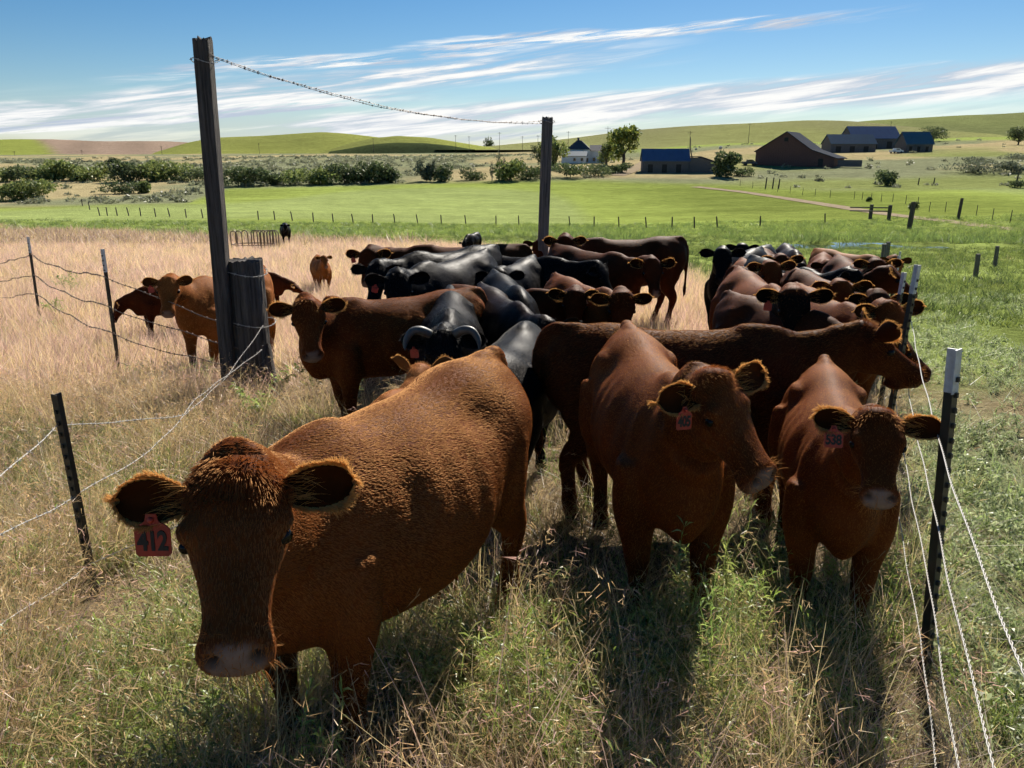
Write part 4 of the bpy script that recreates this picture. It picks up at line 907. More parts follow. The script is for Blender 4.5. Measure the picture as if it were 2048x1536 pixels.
make_cow('blackD', 'black', .98, 'black cow head showing between black backs in the middle', poll=(1000, 543, 8.4), yaw=-20, ny=5, fy=8, fp=55, vox=0.0350, seed=21, group=G, pale_nose=False, ears=(.1, 0, .1, 0), fur=int(FUR * 16000), furlen=0.028)
make_cow('blackE', 'black', 0.96, 'black cow with head down, back lit, left below the slim tall post', body=(1015, 7.5), yaw=12, fy=5, fp=70, elev=-20, vox=0.0350, seed=22, group=G, pale_nose=False, fur=int(FUR * 16000), furlen=0.028)
make_cow('blackF', 'brownblack', 0.92, 'brown-black cow, ear showing left of the side-on cow rump', poll=(1100, 648, 5.6), yaw=18, ny=22, fy=30, fp=60, vox=0.0304, seed=23, group=G, pale_nose=False, ears=(-.5, 0, -.4, 0), fur=int(FUR * 16000), furlen=0.028)
make_cow('blackG', 'black', 0.84, 'black cow seen from behind between tag 412 and the side-on cow', body=(1022, 4.75), yaw=168, fy=176, fp=60, elev=-10, vox=0.0274, fur=int(FUR * 24000), seed=24, group=G, pale_nose=False, furlen=0.026, gir=1.22, deep=0.06)
make_cow('earcalf', 'tan', .68, 'tan calf with furry ears just showing over the back of tag 412', cat='calf', poll=(842, 730, 4.35), yaw=160, ny=165, fy=175, fp=45, vox=0.0274, fur=int(FUR * 22000), seed=25, group=G, furlen=.022, ears=(-.7, 0, -.7, 0), earscale=1.1)
make_cow('browncalf', 'dark', .66, 'dark red calf standing right of the slim tall post', cat='calf', body=(1118, 9.8), yaw=170, fy=175, fp=60, elev=0, vox=0.0379, seed=26, group=G)
make_cow('brownhead', 'dark', 0.88, 'dark red cow right of the slim post with head lowered sideways', poll=(1150, 583, 7.2), yaw=70, ny=30, fy=-10, fp=70, vox=0.0350, seed=27, group=G, ears=(-.5, 0, -.3, 0), hs=1.06, fur=int(FUR * 6000), furlen=0.022)
make_cow('bowed', 'red', 0.91, 'bright red cow with bowed dark face behind the side-on cow', poll=(1246, 590, 6.7), yaw=22, ny=5, fy=2, fp=78, vox=0.0304, seed=28, group=G, headcoat='dark', ears=(-.5, 0, .0, 0), fur=int(FUR * 9000), furlen=.02, hs=1.08)
make_cow('blackstand', 'black', 1, 'black cow standing square on between the two bunches of cattle', poll=(1446, 499, 9.8), yaw=-36, fy=-12, fp=58, vox=0.0333, seed=29, group=G, pale_nose=False, ears=(-.05, 0, .15, 0), fur=int(FUR * 6000), furlen=0.022, ny=-22)
make_cow('blackrear', 'black', 0.95, 'black cow close behind the square-standing black cow', poll=(1486, 489, 12.2), yaw=-36, fy=-10, fp=55, vox=0.0425, seed=30, group=G, pale_nose=False, ny=-20)
make_cow('redR1', 'red', 0.95, 'red cow facing the camera, first of the right bunch', poll=(1545, 526, 8.6), yaw=-6, fy=2, fp=58, vox=0.0319, seed=31, group=G, ears=(-.25, 0, .1, 0), fur=int(FUR * 7000), furlen=.02, ny=-4)
make_cow('redR2', 'dark', .98, 'dark red head rising just behind another red face in the right bunch', poll=(1566, 513, 10.2), yaw=-10, fy=-2, fp=58, vox=0.0365, seed=32, group=G, ears=(-.15, 0, .1, 0), fur=int(FUR * 6000), furlen=0.022)
make_cow('blackR', 'black', 1, 'long black cow side on in the right bunch, face to the right', poll=(1715, 545, 8.1), yaw=12, ny=34, fy=28, fp=60, vox=0.0333, seed=33, group=G, pale_nose=False, ears=(-.2, 0, -.2, 0), fur=int(FUR * 6000), furlen=0.022)
make_cow('blackface', 'red', 0.98, 'red cow with a black face and red tag in the right bunch', poll=(1592, 582, 5.9), yaw=-2, fy=-6, fp=66, vox=0.0304, seed=34, group=G, headcoat='black', tagside=-1, ears=(-.15, 0, .1, 0), fur=int(FUR * 8000), furlen=.02, hs=1.04)
make_cow('redR3', 'red', 0.92, 'red cow with curly forehead in the middle of the right bunch', poll=(1686, 566, 7.2), yaw=-6, ny=-4, fy=-4, fp=60, vox=0.0319, seed=35, group=G, ears=(-.25, 0, .0, 0), hs=1.06, fur=int(FUR * 6000), furlen=0.022)
make_cow('redR4', 'dark', 0.95, 'dark red cow at the back right beside the fence, facing the camera', poll=(1757, 521, 9.0), yaw=-8, fy=-6, fp=55, vox=0.0350, seed=36, group=G, ears=(-.2, 0, .05, 0), fur=int(FUR * 6000), furlen=0.022)
make_cow('redR5', 'dark', 0.95, 'dark red cow at the back right turned in profile towards the fence', poll=(1783, 534, 8.0), yaw=50, ny=50, fy=62, fp=40, vox=0.0350, seed=37, group=G, ears=(-.1, 0, -.1, 0), fur=int(FUR * 6000), furlen=0.022)
make_cow('darkR6', 'dark', .95, 'very dark cow, one ear lit, near the second steel post on the right', poll=(1762, 590, 6.9), yaw=6, ny=4, fy=-4, fp=60, vox=0.0333, seed=38, group=G, headcoat='brownblack', ears=(-.15, 0, .1, 0), fur=int(FUR * 6000), furlen=0.022)
make_cow('redR7', 'red', 0.9, 'red cow with big furry ears right behind the head of the side-on cow', poll=(1783, 608, 5.6), yaw=2, ny=8, fy=12, fp=52, vox=0.0289, seed=39, group=G, ears=(-.15, 0, .1, 0), fur=int(FUR * 14000), furlen=.02, hs=1.10)
make_cow('hump', 'dark', 0.56, 'dark red calf, only its lit withers above the back of the side-on cow', body=(1600, 6.5), yaw=4, fy=4, fp=70, elev=-25, vox=0.0365, seed=40, group=G, cat='calf')
make_cow('farredA', 'red', 0.9, 'red cow at the rear of the right bunch, behind the black back', body=(1630, 12.0), yaw=-22, fy=0, fp=55, elev=30, vox=0.0425, seed=41, group=G)
make_cow('farredB', 'tan', 0.9, 'light red cow at the very rear of the right bunch near the pond', body=(1680, 12.6), yaw=24, fy=-5, fp=55, elev=30, vox=0.0425, seed=42, group=G)
make_cow('whiteback', 'brownblack', 0.92, 'brown-black cow behind the first red face of the right bunch', body=(1568, 13.6), yaw=-10, fy=-5, fp=60, elev=5, vox=0.0455, seed=43, group=G, pale_nose=False)
make_cow('nosebehind', 'dark', 0.88, 'dark red cow whose nose shows past the muzzle of the side-on cow', poll=(1800, 668, 5.35), yaw=22, ny=50, fy=70, fp=45, vox=0.0304, seed=44, group=G, ears=(-.2, 0, -.2, 0), fur=int(FUR * 6000), furlen=0.022)
# ------------------------------------------------------------------ fences
MAT_TPOST = simple('post_green_steel', (.018, .028, .024), .5, noise=(14, (.05, .035, .025), .2), spec=.4)
MAT_TIP = simple('post_white_tip', (.62, .64, .66), .5, noise=(40, (.42, .42, .40), .25))
MAT_WIRE = simple('galvanised_wire', (.52, .50, .45), .5, metal=.0, noise=(90, (.36, .33, .29), .25))
MAT_RUSTWIRE = simple('weathered_wire', (.20, .17, .145), .55, metal=.5, noise=(60, (.13, .085, .06), .25))
def wood_material(name, c1, c2):
    m, nt, N, L = new_mat(name); o = N.new('ShaderNodeOutputMaterial'); b = N.new('ShaderNodeBsdfPrincipled'); L.new(b.outputs[0], o.inputs[0]); b.inputs['Roughness'].default_value = .9; b.inputs['Specular IOR Level'].default_value = .2
    tc = N.new('ShaderNodeTexCoord'); mp = N.new('ShaderNodeMapping'); mp.inputs['Scale'].default_value = (38, 38, 1.6); L.new(tc.outputs['Object'], mp.inputs[0])
    n = N.new('ShaderNodeTexNoise'); n.inputs['Scale'].default_value = 1; n.inputs['Detail'].default_value = 8; n.inputs['Roughness'].default_value = .7; n.inputs['Distortion'].default_value = .5; L.new(mp.outputs[0], n.inputs['Vector'])
    r = N.new('ShaderNodeValToRGB'); r.color_ramp.elements[0].position = .33; r.color_ramp.elements[0].color = (*c1, 1); r.color_ramp.elements[1].position = .66; r.color_ramp.elements[1].color = (*c2, 1); L.new(n.outputs['Fac'], r.inputs[0]); L.new(r.outputs[0], b.inputs['Base Color'])
    bp = N.new('ShaderNodeBump'); bp.inputs['Strength'].default_value = .9; bp.inputs['Distance'].default_value = .012; L.new(n.outputs['Fac'], bp.inputs['Height']); L.new(bp.outputs[0], b.inputs['Normal']); return m
MAT_WOOD = wood_material('weathered_timber', (.030, .026, .024), (.125, .11, .098)); MAT_WOODL = wood_material('grey_timber', (.06, .055, .05), (.21, .19, .17))
def steel_post(base, top, label, group, tip=.14, studs=True, notip=False):
    """T section post with stud row and painted tip; base, top are world points"""
    base = Vector(base); top = Vector(top); d = top - base; Ln = d.length; root = empty('steel_post', base, 0, label, 'fence post', group)
    q = Vector((0, 0, 1)).rotation_difference(d.normalized()).to_matrix().to_4x4() @ Matrix.Rotation(R(35 if base.x > 0 else -20), 4, 'Z')
    prof = [(-.019, 0), (.019, 0), (.019, .004), (.0028, .005), (.0028, .036), (-.0028, .036), (-.0028, .005), (-.019, .004)]
    def ext(z0, z1, grow, name, mat):
        v = []
        for z in (z0, z1):
            for x, y in prof: v.append(tuple(q @ Vector((x * grow, (y - .012) * grow, z))))
        m = len(prof); f = [tuple(range(m)), tuple(range(2 * m - 1, m - 1, -1))] + [(i, m + i, m + (i + 1) % m, (i + 1) % m) for i in range(m)]; return mesh_obj(name, v, f, mat, root)
    zt = Ln - (0 if notip else tip); ext(-.25, zt, 1, 'steel_section', MAT_TPOST)
    if not notip: ext(zt - .001, Ln, 1.05, 'painted_tip', MAT_TIP)
    if studs:
        mb = MB()
        for z in np.arange(.1, Ln - .06, .054): mb.box(q @ Vector((0, -.0165, z)), (.012, .011, .016), q)
        tag(mb.build('studs', MAT_TPOST, root), kind='stuff')
    return root
def wire(pts, label, group, rad=.0017, helix=.0026, pitch=.10, barbs=.11, mat=None, name='barbed_wire', sag=0.0, wob=.004, seed=0, per=.02, fine=False):
    mat = mat or MAT_WIRE; r = np.random.default_rng(seed); P = np.array([tuple(p) for p in pts], float); mb = MB(); path = []
    for i in range(len(P) - 1):
        L_ = np.linalg.norm(P[i + 1] - P[i]); dm = np.linalg.norm((P[i + 1] + P[i]) / 2 - np.array((0, 0, CAMZ))); n = max(4, int(L_ / (per * (max(1, dm / 2.6) if fine else 1))))
        for k in range(n):
            t = k / n; p = P[i] * (1 - t) + P[i + 1] * t; p = p - np.array((0, 0, sag * L_ * 4 * t * (1 - t))); path.append(p)
    path.append(P[-1]); path = np.array(path); s = np.concatenate([[0], np.cumsum(np.linalg.norm(np.diff(path, axis=0), axis=1))])
    for c in range(3): path[:, c] += wob * (np.sin(s * 3.1 + seed + c) + .6 * np.sin(s * 7.7 + 2 * c + seed))
    path, t, A, B = frames(path)
    for ph in (0, math.pi):
        a = s / pitch * 2 * math.pi + ph; mb.tube(path + helix * (np.cos(a)[:, None] * A + np.sin(a)[:, None] * B), rad, 4)
    if barbs:
        z = .05
        while z < s[-1] - .03:
            k = int(np.searchsorted(s, z)); p = path[k]
            for q in range(2):
                d = np.cos(z * 31 + q * 1.7) * A[k] + np.sin(z * 31 + q * 1.7) * B[k] + t[k] * (.3 if q else -.3); mb.tube(np.array([p - d * .014 + t[k] * .004 * q, p + d * .014 + t[k] * .004 * q]), rad * .85, 4)
            an = np.linspace(0, 12, 14); mb.tube(p + t[k] * (an / 12 * .012 - .006)[:, None] + (helix + rad) * (np.cos(an)[:, None] * A[k] + np.sin(an)[:, None] * B[k]), rad * .8, 4)
            z += barbs * r.uniform(.9, 1.1)
    o = mb.build(name, mat, None, True); return tag(o, label, 'wire', group)
# right hand fence
P1b = ground_hit(1845, 1390); P1t = at(1911, 698, P1b.y + .02)
rp = [(P1b, P1t)]
for px, py, d in ((1836, 530, 5.0), (1809, 545, 6.6), (1799, 512, 10.2), (1791, 508, 13.4), (1801, 503, 17.0)):
    tpp = at(px, py, d); rp.append((Vector((tpp.x - .05, tpp.y, Hs(tpp.x, tpp.y))), tpp))
rl = ['nearest steel post on the right with a white tip', 'second steel post on the right, tip above the furry-eared red cow', 'third steel post of the right fence, short white tip', 'fourth steel post of the right fence', 'fifth steel post of the right fence', 'farthest steel post of the right fence by the pond']
for i, (b_, t_) in enumerate(rp): steel_post(b_, t_, rl[i], 'steel posts of the right fence', .15 if i == 0 else .19, studs=i < 3)
GW = 'wires of the right fence'
for k, f in enumerate((.765, .585, .395, .19)):
    at1 = P1b.lerp(P1t, f) + Vector((-.034, -.012, 0)); pts_ = []
    pts_.append(Vector((at1.x - .88, at1.y - 1.85, at1.z + .26)))     # runs on past the right of the camera
    pts_.append(at1)
    for b_, t_ in rp[1:]: pts_.append(b_.lerp(t_, f) + Vector((.012, -.02, 0)))
    wire(pts_, ['top', 'second', 'third', 'lowest'][k] + ' twisted bright wire of the right fence', GW, rad=.0014, helix=.0019, pitch=.05, barbs=0, name='fence_wire', sag=.008, wob=.003, seed=k, per=.0065, fine=True)
# steel posts outside on the left
lp = []
for (bx, by), (tx, ty), lab in (((240, 750), (205, 498), 'tall steel post beside the standing light red cow'), ((80, 640), (56, 474), 'farthest left steel post with pale tip in dry grass')):
    b_ = ground_hit(bx, by); t_ = at(tx, ty, b_.y); lp.append((b_, t_)); steel_post(b_, t_, lab, 'steel posts left of the gate', .26, studs=True)
nb = ground_hit(192, 1195); nt_ = at(112, 788, nb.y - .05); steel_post(nb, nt_, 'nearest steel post on the left, worn green, no white tip', 'steel posts left of the gate', notip=True)
# corner post, tall timber and leaning slab
def timber(name, base, top, w, dpt, mat, parent, n=40, seg=22, rough=.006, seed=0, taper=1.0, round_=4.0):
    r = np.random.default_rng(seed); base = Vector(base); top = Vector(top); d = top - base; q = Vector((0, 0, 1)).rotation_difference(d.normalized()).to_matrix(); rings = []
    an = np.arange(n) * 2 * np.pi / n; gro = r.normal(0, 1, n); gro = (gro + np.roll(gro, 1)) * .5
    for k in range(seg):
        t = k / (seg - 1); c, s = np.cos(an), np.sin(an); den = (np.abs(c) ** round_ + np.abs(s) ** round_) ** (1 / round_); tp = 1 + (taper - 1) * t
        rad = 1 + rough * 14 * gro * .2 + r.normal(0, rough * .8, n); x = c / den * w / 2 * rad * tp; y = s / den * dpt / 2 * rad * tp; z = np.full(n, d.length * t) + (r.normal(0, .012, n) if k == seg - 1 else 0)
        rings.append(np.stack([x, y, z], 1) @ np.array(q).T + np.array(base))
    v, f = loft(rings); return mesh_obj(name, v, f, mat, parent, False)
sb = ground_hit(512, 800); sd_ = sb.y; st_ = at(490, 520, sd_ + .02)
cp = empty('corner_post', sb, 0, 'stout split timber corner post wrapped in barbed wire', 'fence post')
timber('timber', (0, 0, -.2), st_ - sb, .36, .34, MAT_WOOD, cp, 44, 24, .012, 1, .88, 2.6)
sl0 = at(548, 800, sd_ - .12); sl1 = at(530, 690, sd_ - .05); timber('split_slab', Vector((sl0.x, sl0.y, Hs(sl0.x, sl0.y) - .1)) - sb, sl1 - sb, .13, .16, MAT_WOOD, cp, 20, 12, .015, 2, .8, 3)
tb = at(462, 790, sd_ - .12); tb.z = Hs(tb.x, tb.y); tt_ = at(405, 78, sd_ - .10)
tp_ = empty('tall_timber', tb, 0, 'tall leaning square timber fixed to the corner post', 'gate post'); timber('timber', (0, 0, -.2), tt_ - tb, .135, .15, MAT_WOOD, tp_, 36, 46, .008, 3, 1.0, 9)
md_ = 12.6; mt = at(1095, 236, md_); mb_ = at(1080, 640, md_); mb0 = Vector((mb_.x, mb_.y, Hs(mb_.x, mb_.y)))
sp_ = empty('slim_post', mb0, 0, 'slim tall square gate post standing among the cattle', 'gate post'); timber('timber', (0, 0, -.2), mt - mb0, .175, .165, MAT_WOODL, sp_, 36, 44, .006, 4, .96, 9)
# overhead wire between the two tall timbers (two strands)
o0 = at(415, 108, sd_ - .18); o1 = at(1086, 242, md_ - .08)
for k in range(2):
    wire([o0 + Vector((0, 0, -.01 * k)), o0.lerp(o1, .34) + Vector((0, 0, -.17 - .02 * k)), o0.lerp(o1, .70) + Vector((0, 0, -.16)), o1 + Vector((0, 0, -.03 * k))], ['upper', 'lower'][k] + ' strand of barbed wire slung between the two tall timbers', 'overhead gate wire', rad=.0022, helix=.003, pitch=.12, barbs=.16, mat=MAT_RUSTWIRE, sag=.012, seed=20 + k, per=.05)
# wire loops round the timbers
for c_, r_, z_, lab in ((tt_, .115, -.18, 'wire loop near the top of the tall leaning timber'), (st_, .20, -.12, 'wire loop near the top of the corner post'), (st_, .205, -.62, 'wire loop round the middle of the corner post'), (mt, .125, -.06, 'wire loop round the top of the slim tall post')):
    an_ = np.linspace(0, 6.283, 21); wire([Vector((c_.x + (0 if z_ > -.5 else .03) + r_ * math.cos(a), c_.y + r_ * math.sin(a), c_.z + z_ + .02 * math.sin(2 * a))) for a in an_], lab, 'wire loops on posts', rad=.0026, helix=.003, barbs=.12, seed=int(r_ * 999), mat=MAT_WIRE, per=.03)
# left wires: corner post -> nearest left steel post -> off to the left
GLn = 'barbed wires of the near left fence'
ax = nt_ - nb
def onpost(py): # point on the leaning near post seen at that picture row
    f = (1195 - py) / (1195 - 788); return nb + ax * f + Vector((.0, -.03, 0))
for k, (py0, pyn, (lx, ly), ld, lab) in enumerate(((652, 845, (-40, 985), 2.3, 'top'), (700, 985, (-40, 1085), 2.3, 'second'), (720, 1120, (-40, 1285), 2.2, 'third'))):
    c0 = at(528 - 4 * k, py0, sd_ - .22); p1 = onpost(pyn); e_ = at(lx, ly, ld)
    if k == 0: path_ = [c0, at(455, 748, sd_ - 1.2), at(372, 832, sd_ - 2.6), at(250, 838, nb.y + .55), p1, e_]
    elif k == 1: path_ = [c0, at(462, 742, sd_ - 1.2), at(392, 800, sd_ - 2.3), at(300, 900, nb.y + .8), p1, e_]
    else: path_ = [at(255, 1090, nb.y - .1) + Vector((.25, .3, .02)), p1, e_]
    wire(path_, lab + ' barbed wire from the corner post past the nearest left steel post', GLn, rad=.0015, helix=.0020, pitch=.07, barbs=.11, seed=30 + k, sag=.004, per=.025, wob=.006)
for k, (f, lab) in enumerate(((.80, 'top'), (.56, 'second'), (.34, 'third'), (.10, 'lowest'))):
    c0 = at(478, 665 + k * 42 - 12, sd_ - .16); path_ = [c0, lp[0][0].lerp(lp[0][1], f) + Vector((0, -.03, 0)), lp[1][0].lerp(lp[1][1], f) + Vector((0, -.03, 0)), at(-60, 420 + k * 30 + 110, lp[1][0].y + 3.5)]
    wire(path_, lab + ' barbed wire of the fence before the standing light red cow', 'barbed wires of the far left fence', rad=.0032, helix=.0035, pitch=.12, barbs=.13, mat=MAT_RUSTWIRE, seed=40 + k, sag=.014, per=.05, wob=.012)
# far fences: one post object each
def far_post(p, h, lean, r, label, group, mat=None):
    v, f = tube([(0, 0, -.15), (lean * .5, 0, h * .5), (lean, 0, h)], [r, r * .96, r * .9], 6); o = mesh_obj('fence_post', v, f, mat or MAT_WOOD); o.location = p; return tag(o, label, 'fence post', group)
cols = [(165, 412), (180, 420), (200, 432), (215, 432), (235, 432), (258, 432), (282, 433), (312, 434), (340, 434), (373, 436), (406, 436), (517, 440), (550, 440), (585, 441), (627, 444), (667, 446), (707, 447), (746, 447), (790, 447), (836, 448), (883, 449), (932, 450), (992, 451), (1038, 451), (1140, 453), (1188, 454), (1238, 455), (1293, 457), (1344, 457), (1389, 457), (1435, 457), (1520, 455), (1650, 448)]
GF = 'posts of the field fence'
def nth(i): return '%d%s' % (i, 'th' if 10 < i % 100 < 14 else {1: 'st', 2: 'nd', 3: 'rd'}.get(i % 10, 'th'))
for i, (px, py) in enumerate(cols):
    p = ground_hit(px, py); far_post(p, 1.25, -.22 * ((i * 37 % 11) / 11), .085, nth(i + 1) + ' post from the left in the long fence below the green field', GF)
GR = 'thin posts along the farm track'
for i, (px, py) in enumerate(sorted([(1708, 398), (1724, 400), (1742, 402), (1762, 403), (1785, 404), (1811, 408), (1835, 412), (1858, 424), (1890, 424), (1952, 432), (1984, 441), (2020, 446), (1660, 395), (1630, 392), (1605, 390), (1580, 386), (1555, 384), (1530, 380), (1505, 376), (1480, 372)])):
    far_post(ground_hit(px, py), 1.45, .0, .05, nth(i + 1) + ' thin steel post from the left in the fence along the dirt track', GR, MAT_TPOST)
for px, py, h, r_, lab in ((1531, 376, 2.4, .16, 'leftmost of three tall dark posts below the big barn'), (1545, 377, 2.4, .16, 'middle of three tall dark posts below the big barn'), (1557, 377, 2.2, .16, 'rightmost of three tall dark posts below the big barn'), (1916, 438, 2.6, .20, 'thick dark post standing at the dirt track'), (1818, 458, 2.6, .24, 'pale thick post beside the dirt track gate'),
                         (1836, 370, 1.6, .14, 'short post on the slope right of the lone bush'), (1867, 369, 1.5, .14, 'second short post on the slope right of the lone bush'), (2034, 362, 2.6, .18, 'dark post at the right edge of the slope')):
    far_post(ground_hit(px, py), h, .1, r_, lab, 'single posts on the far slope')
for px, py, h, d, lab in ((1959, 508, 0, 21, 'left of two wooden posts in the right pasture'), (1997, 492, 0, 25, 'right of two wooden posts in the right pasture'), (1772, 488, 0, 19, 'wooden post between herd and pond'), (1779, 484, 0, 22, 'wooden post nearest the pond')):
    t_ = at(px, py, d); g_ = Vector((t_.x, t_.y, Hs(t_.x, t_.y))); far_post(g_, t_.z - g_.z, -.03, .065, lab, 'wooden posts in the right pasture', MAT_WOODL)
# rail gate by the track
ga = ground_hit(1740, 438); gb_ = ground_hit(1777, 440); gt = empty('rail_gate', ga, 0, 'low rail gate between posts beside the dirt track', 'gate')
dv = gb_ - ga
for o_ in (Vector((0, 0, 0)), dv): v, f = tube([o_ + Vector((0, 0, -.1)), o_ + Vector((0, 0, 1.9))], .24, 7); mesh_obj('gate_post', v, f, MAT_WOOD, gt)
for z in (1.55, 1.1): v, f = tube([Vector((-3.0, -.3, z)), dv + Vector((.2, 0, z))], .09, 6); mesh_obj('rail', v, f, MAT_WOODL, gt)
# bent pipe hay feeder
fd = empty('hay_feeder', gx(508, 40), 0, 'hay feeder of bent pipe hoops in the dry grass', 'feeder'); fx = fd.location
for px in (470, 480, 492, 511, 516, 523, 530, 537, 543, 548, 553):
    a = gx(px, 39.5 + (px * 7 % 5) * .35) - fx; an_ = np.linspace(0, math.pi, 9); w = .16
    hp = [a + Vector((-w, 0, -.05)), a + Vector((-w, 0, .8))] + [a + Vector((-w * math.cos(q), 0, .8 + w * math.sin(q))) for q in an_[1:-1]] + [a + Vector((w, 0, .8)), a + Vector((w, 0, -.05))]
    v, f = tube([tuple(p) for p in hp], .028, 6); mesh_obj('hoop', v, f, MAT_RUSTWIRE, fd, True)
an_ = np.linspace(0, 6.283, 25); v, f = tube([(1.1 * math.cos(a), .6 * math.sin(a), .25) for a in an_], .03, 6); mesh_obj('ring', v, f, MAT_RUSTWIRE, fd, True)
# ------------------------------------------------------------------ farm buildings
MAT_WHITE = simple('white_siding', (.74, .76, .78), .6, noise=(1.2, (.62, .64, .66), .3)); MAT_ROOFD = simple('dark_shingle', (.035, .04, .055), .8, noise=(.9, (.06, .065, .08), .25))
MAT_BLUE = simple('blue_metal_roof', (.075, .135, .25), .75, noise=(.5, (.06, .10, .19), .3), stretch=(2, .2, 1), spec=.05); MAT_TEAL = simple('teal_roof', (.05, .12, .17), .6, noise=(.8, (.04, .09, .13), .3))
MAT_GREYROOF = simple('grey_metal_roof', (.085, .095, .115), .9, spec=.0, noise=(.6, (.06, .06, .065), .25), stretch=(.3, 2, 1))
MAT_BARN = wood_material('barn_boards', (.085, .045, .040), (.19, .105, .090)); MAT_SHED = wood_material('shed_boards', (.07, .068, .075), (.17, .16, .16)); MAT_DARK = simple('dark_opening', (.006, .006, .008), .6)
MAT_GLASS = simple('window_glass', (.01, .012, .016), .08, spec=.8); MAT_TRIM = simple('pale_trim', (.55, .54, .50), .7)
def prism(profile, y0, y1):
    """extrude an (x, z) outline along y"""
    m = len(profile); v = [(x, y0, z) for x, z in profile] + [(x, y1, z) for x, z in profile]; f = [tuple(range(m)), tuple(range(2 * m - 1, m - 1, -1))] + [(i, m + i, m + (i + 1) % m, (i + 1) % m) for i in range(m)]; return v, f
def roof_pair(x0, z0, xr, zr, x1, z1, y0, y1, th=.22):
    out = []
    for (ax, az, bx, bz) in ((x0, z0, xr, zr), (xr, zr, x1, z1)): out.append(prism([(ax, az), (bx, bz), (bx, bz + th), (ax, az + th)], y0, y1))
    return out
def building(name, label, px, py, rz):
    p = ground_hit(px, py); return empty(name, p, R(rz), label, 'building'), p.y / FPX * 1.0
def add_window(parent, x, y, z, w, h, axis='y'):
    mb = MB(); mb.box((x, y, z), (w, .08, h) if axis == 'y' else (.08, w, h)); o = mb.build('window', MAT_GLASS, parent); fr = MB(); t = .14
    for dx, dz, sx, sz in ((0, h / 2 + t / 2, w + 2 * t, t), (0, -h / 2 - t / 2, w + 2 * t, t), (-w / 2 - t / 2, 0, t, h), (w / 2 + t / 2, 0, t, h)):
        fr.box((x + dx, y - .03, z + dz) if axis == 'y' else (x + (.03 if x > 0 else -.03), y + dx, z + dz), (sx, .12, sz) if axis == 'y' else (.12, sx, sz))
    fr.build('frame', MAT_WHITE, o)
def slats(parent, x0, x1, zfun, y, n, mat, name='board'):
    for i in range(n):
        a = x0 + (x1 - x0) * i / n; b = x0 + (x1 - x0) * (i + 1) / n - .06; m = (a + b) / 2; z = zfun(m); mb = MB(); mb.box((m, y, z / 2), (b - a, .10, z)); mb.build(name, mat, parent)
# white farmhouse: main block, front annexe, right wing
h, k = building('farmhouse', 'white two storey farmhouse with dark roof and a low front annexe', 1156, 327, -8)
mb = MB(); mb.box((0, 4, 2.4), (8.2, 8, 4.8)); mb.build('wall', MAT_WHITE, h)
v = [(-4.5, -.4, 4.8), (4.5, -.4, 4.8), (4.5, 8.4, 4.8), (-4.5, 8.4, 4.8), (-.8, 3.4, 8.0), (.8, 3.4, 8.0), (.8, 4.8, 8.0), (-.8, 4.8, 8.0)]
rf = mesh_obj('roof', v, [(0, 1, 5, 4), (1, 2, 6, 5), (2, 3, 7, 6), (3, 0, 4, 7), (4, 5, 6, 7), (3, 2, 1, 0)], MAT_ROOFD, h); mb = MB(); mb.box((-.3, 4.1, 8.3), (.7, .7, 1.2)); mb.build('chimney', MAT_SHED, rf)
v, f = prism([(-5.6, 0), (3.0, 0), (3.0, 2.5), (-5.6, 2.5)], -5.0, -.02); mesh_obj('annexe_wall', v, f, MAT_WHITE, h)
mb = MB(); v, f = prism([(-5.25, 2.45), (-2.5, 4.0), (-2.5, 4.2), (-5.25, 2.6)], -5.6, 3.4); mb.add(np.array([(y + .0, x, z) for x, y, z in v]), [tuple(reversed(q)) for q in f]); v, f = prism([(-2.5, 4.0), (.2, 2.45), (.2, 2.6), (-2.5, 4.2)], -5.6, 3.4); mb.add(np.array([(y, x, z) for x, y, z in v]), [tuple(reversed(q)) for q in f]); mb.build('annexe_roof', MAT_TEAL, h)
v, f = prism([(-5.0, 2.5), (-.05, 2.5), (-2.5, 3.95)], 2.85, 2.99); mesh_obj('annexe_gable', [(y, x, z) for x, y, z in v], [tuple(reversed(q)) for q in f], MAT_WHITE, h)
v, f = prism([(4.1, 0), (9.5, 0), (9.5, 4.4), (4.1, 4.4)], 2.0, 8.0); mesh_obj('wing_wall', v, f, MAT_WHITE, h)
v, f = prism([(1.6, 4.4), (5, 6.4), (8.4, 4.4)], 3.9, 9.9); mesh_obj('wing_roof', [(y, x, z) for x, y, z in v], [tuple(reversed(q)) for q in f], MAT_ROOFD, h)
for x, z, w, hh in ((-2.6, 3.7, .8, 1.2), (1.8, 3.7, .8, 1.3), (3.3, 1.2, .8, 1.4)): add_window(h, x, -.03, z, w, hh)
for x, z in ((-1.0, 1.4), (1.6, 1.4)): add_window(h, x, -5.03, z, .9, 1.0)
add_window(h, 5.6, 1.97, 1.4, 1, 1.3)
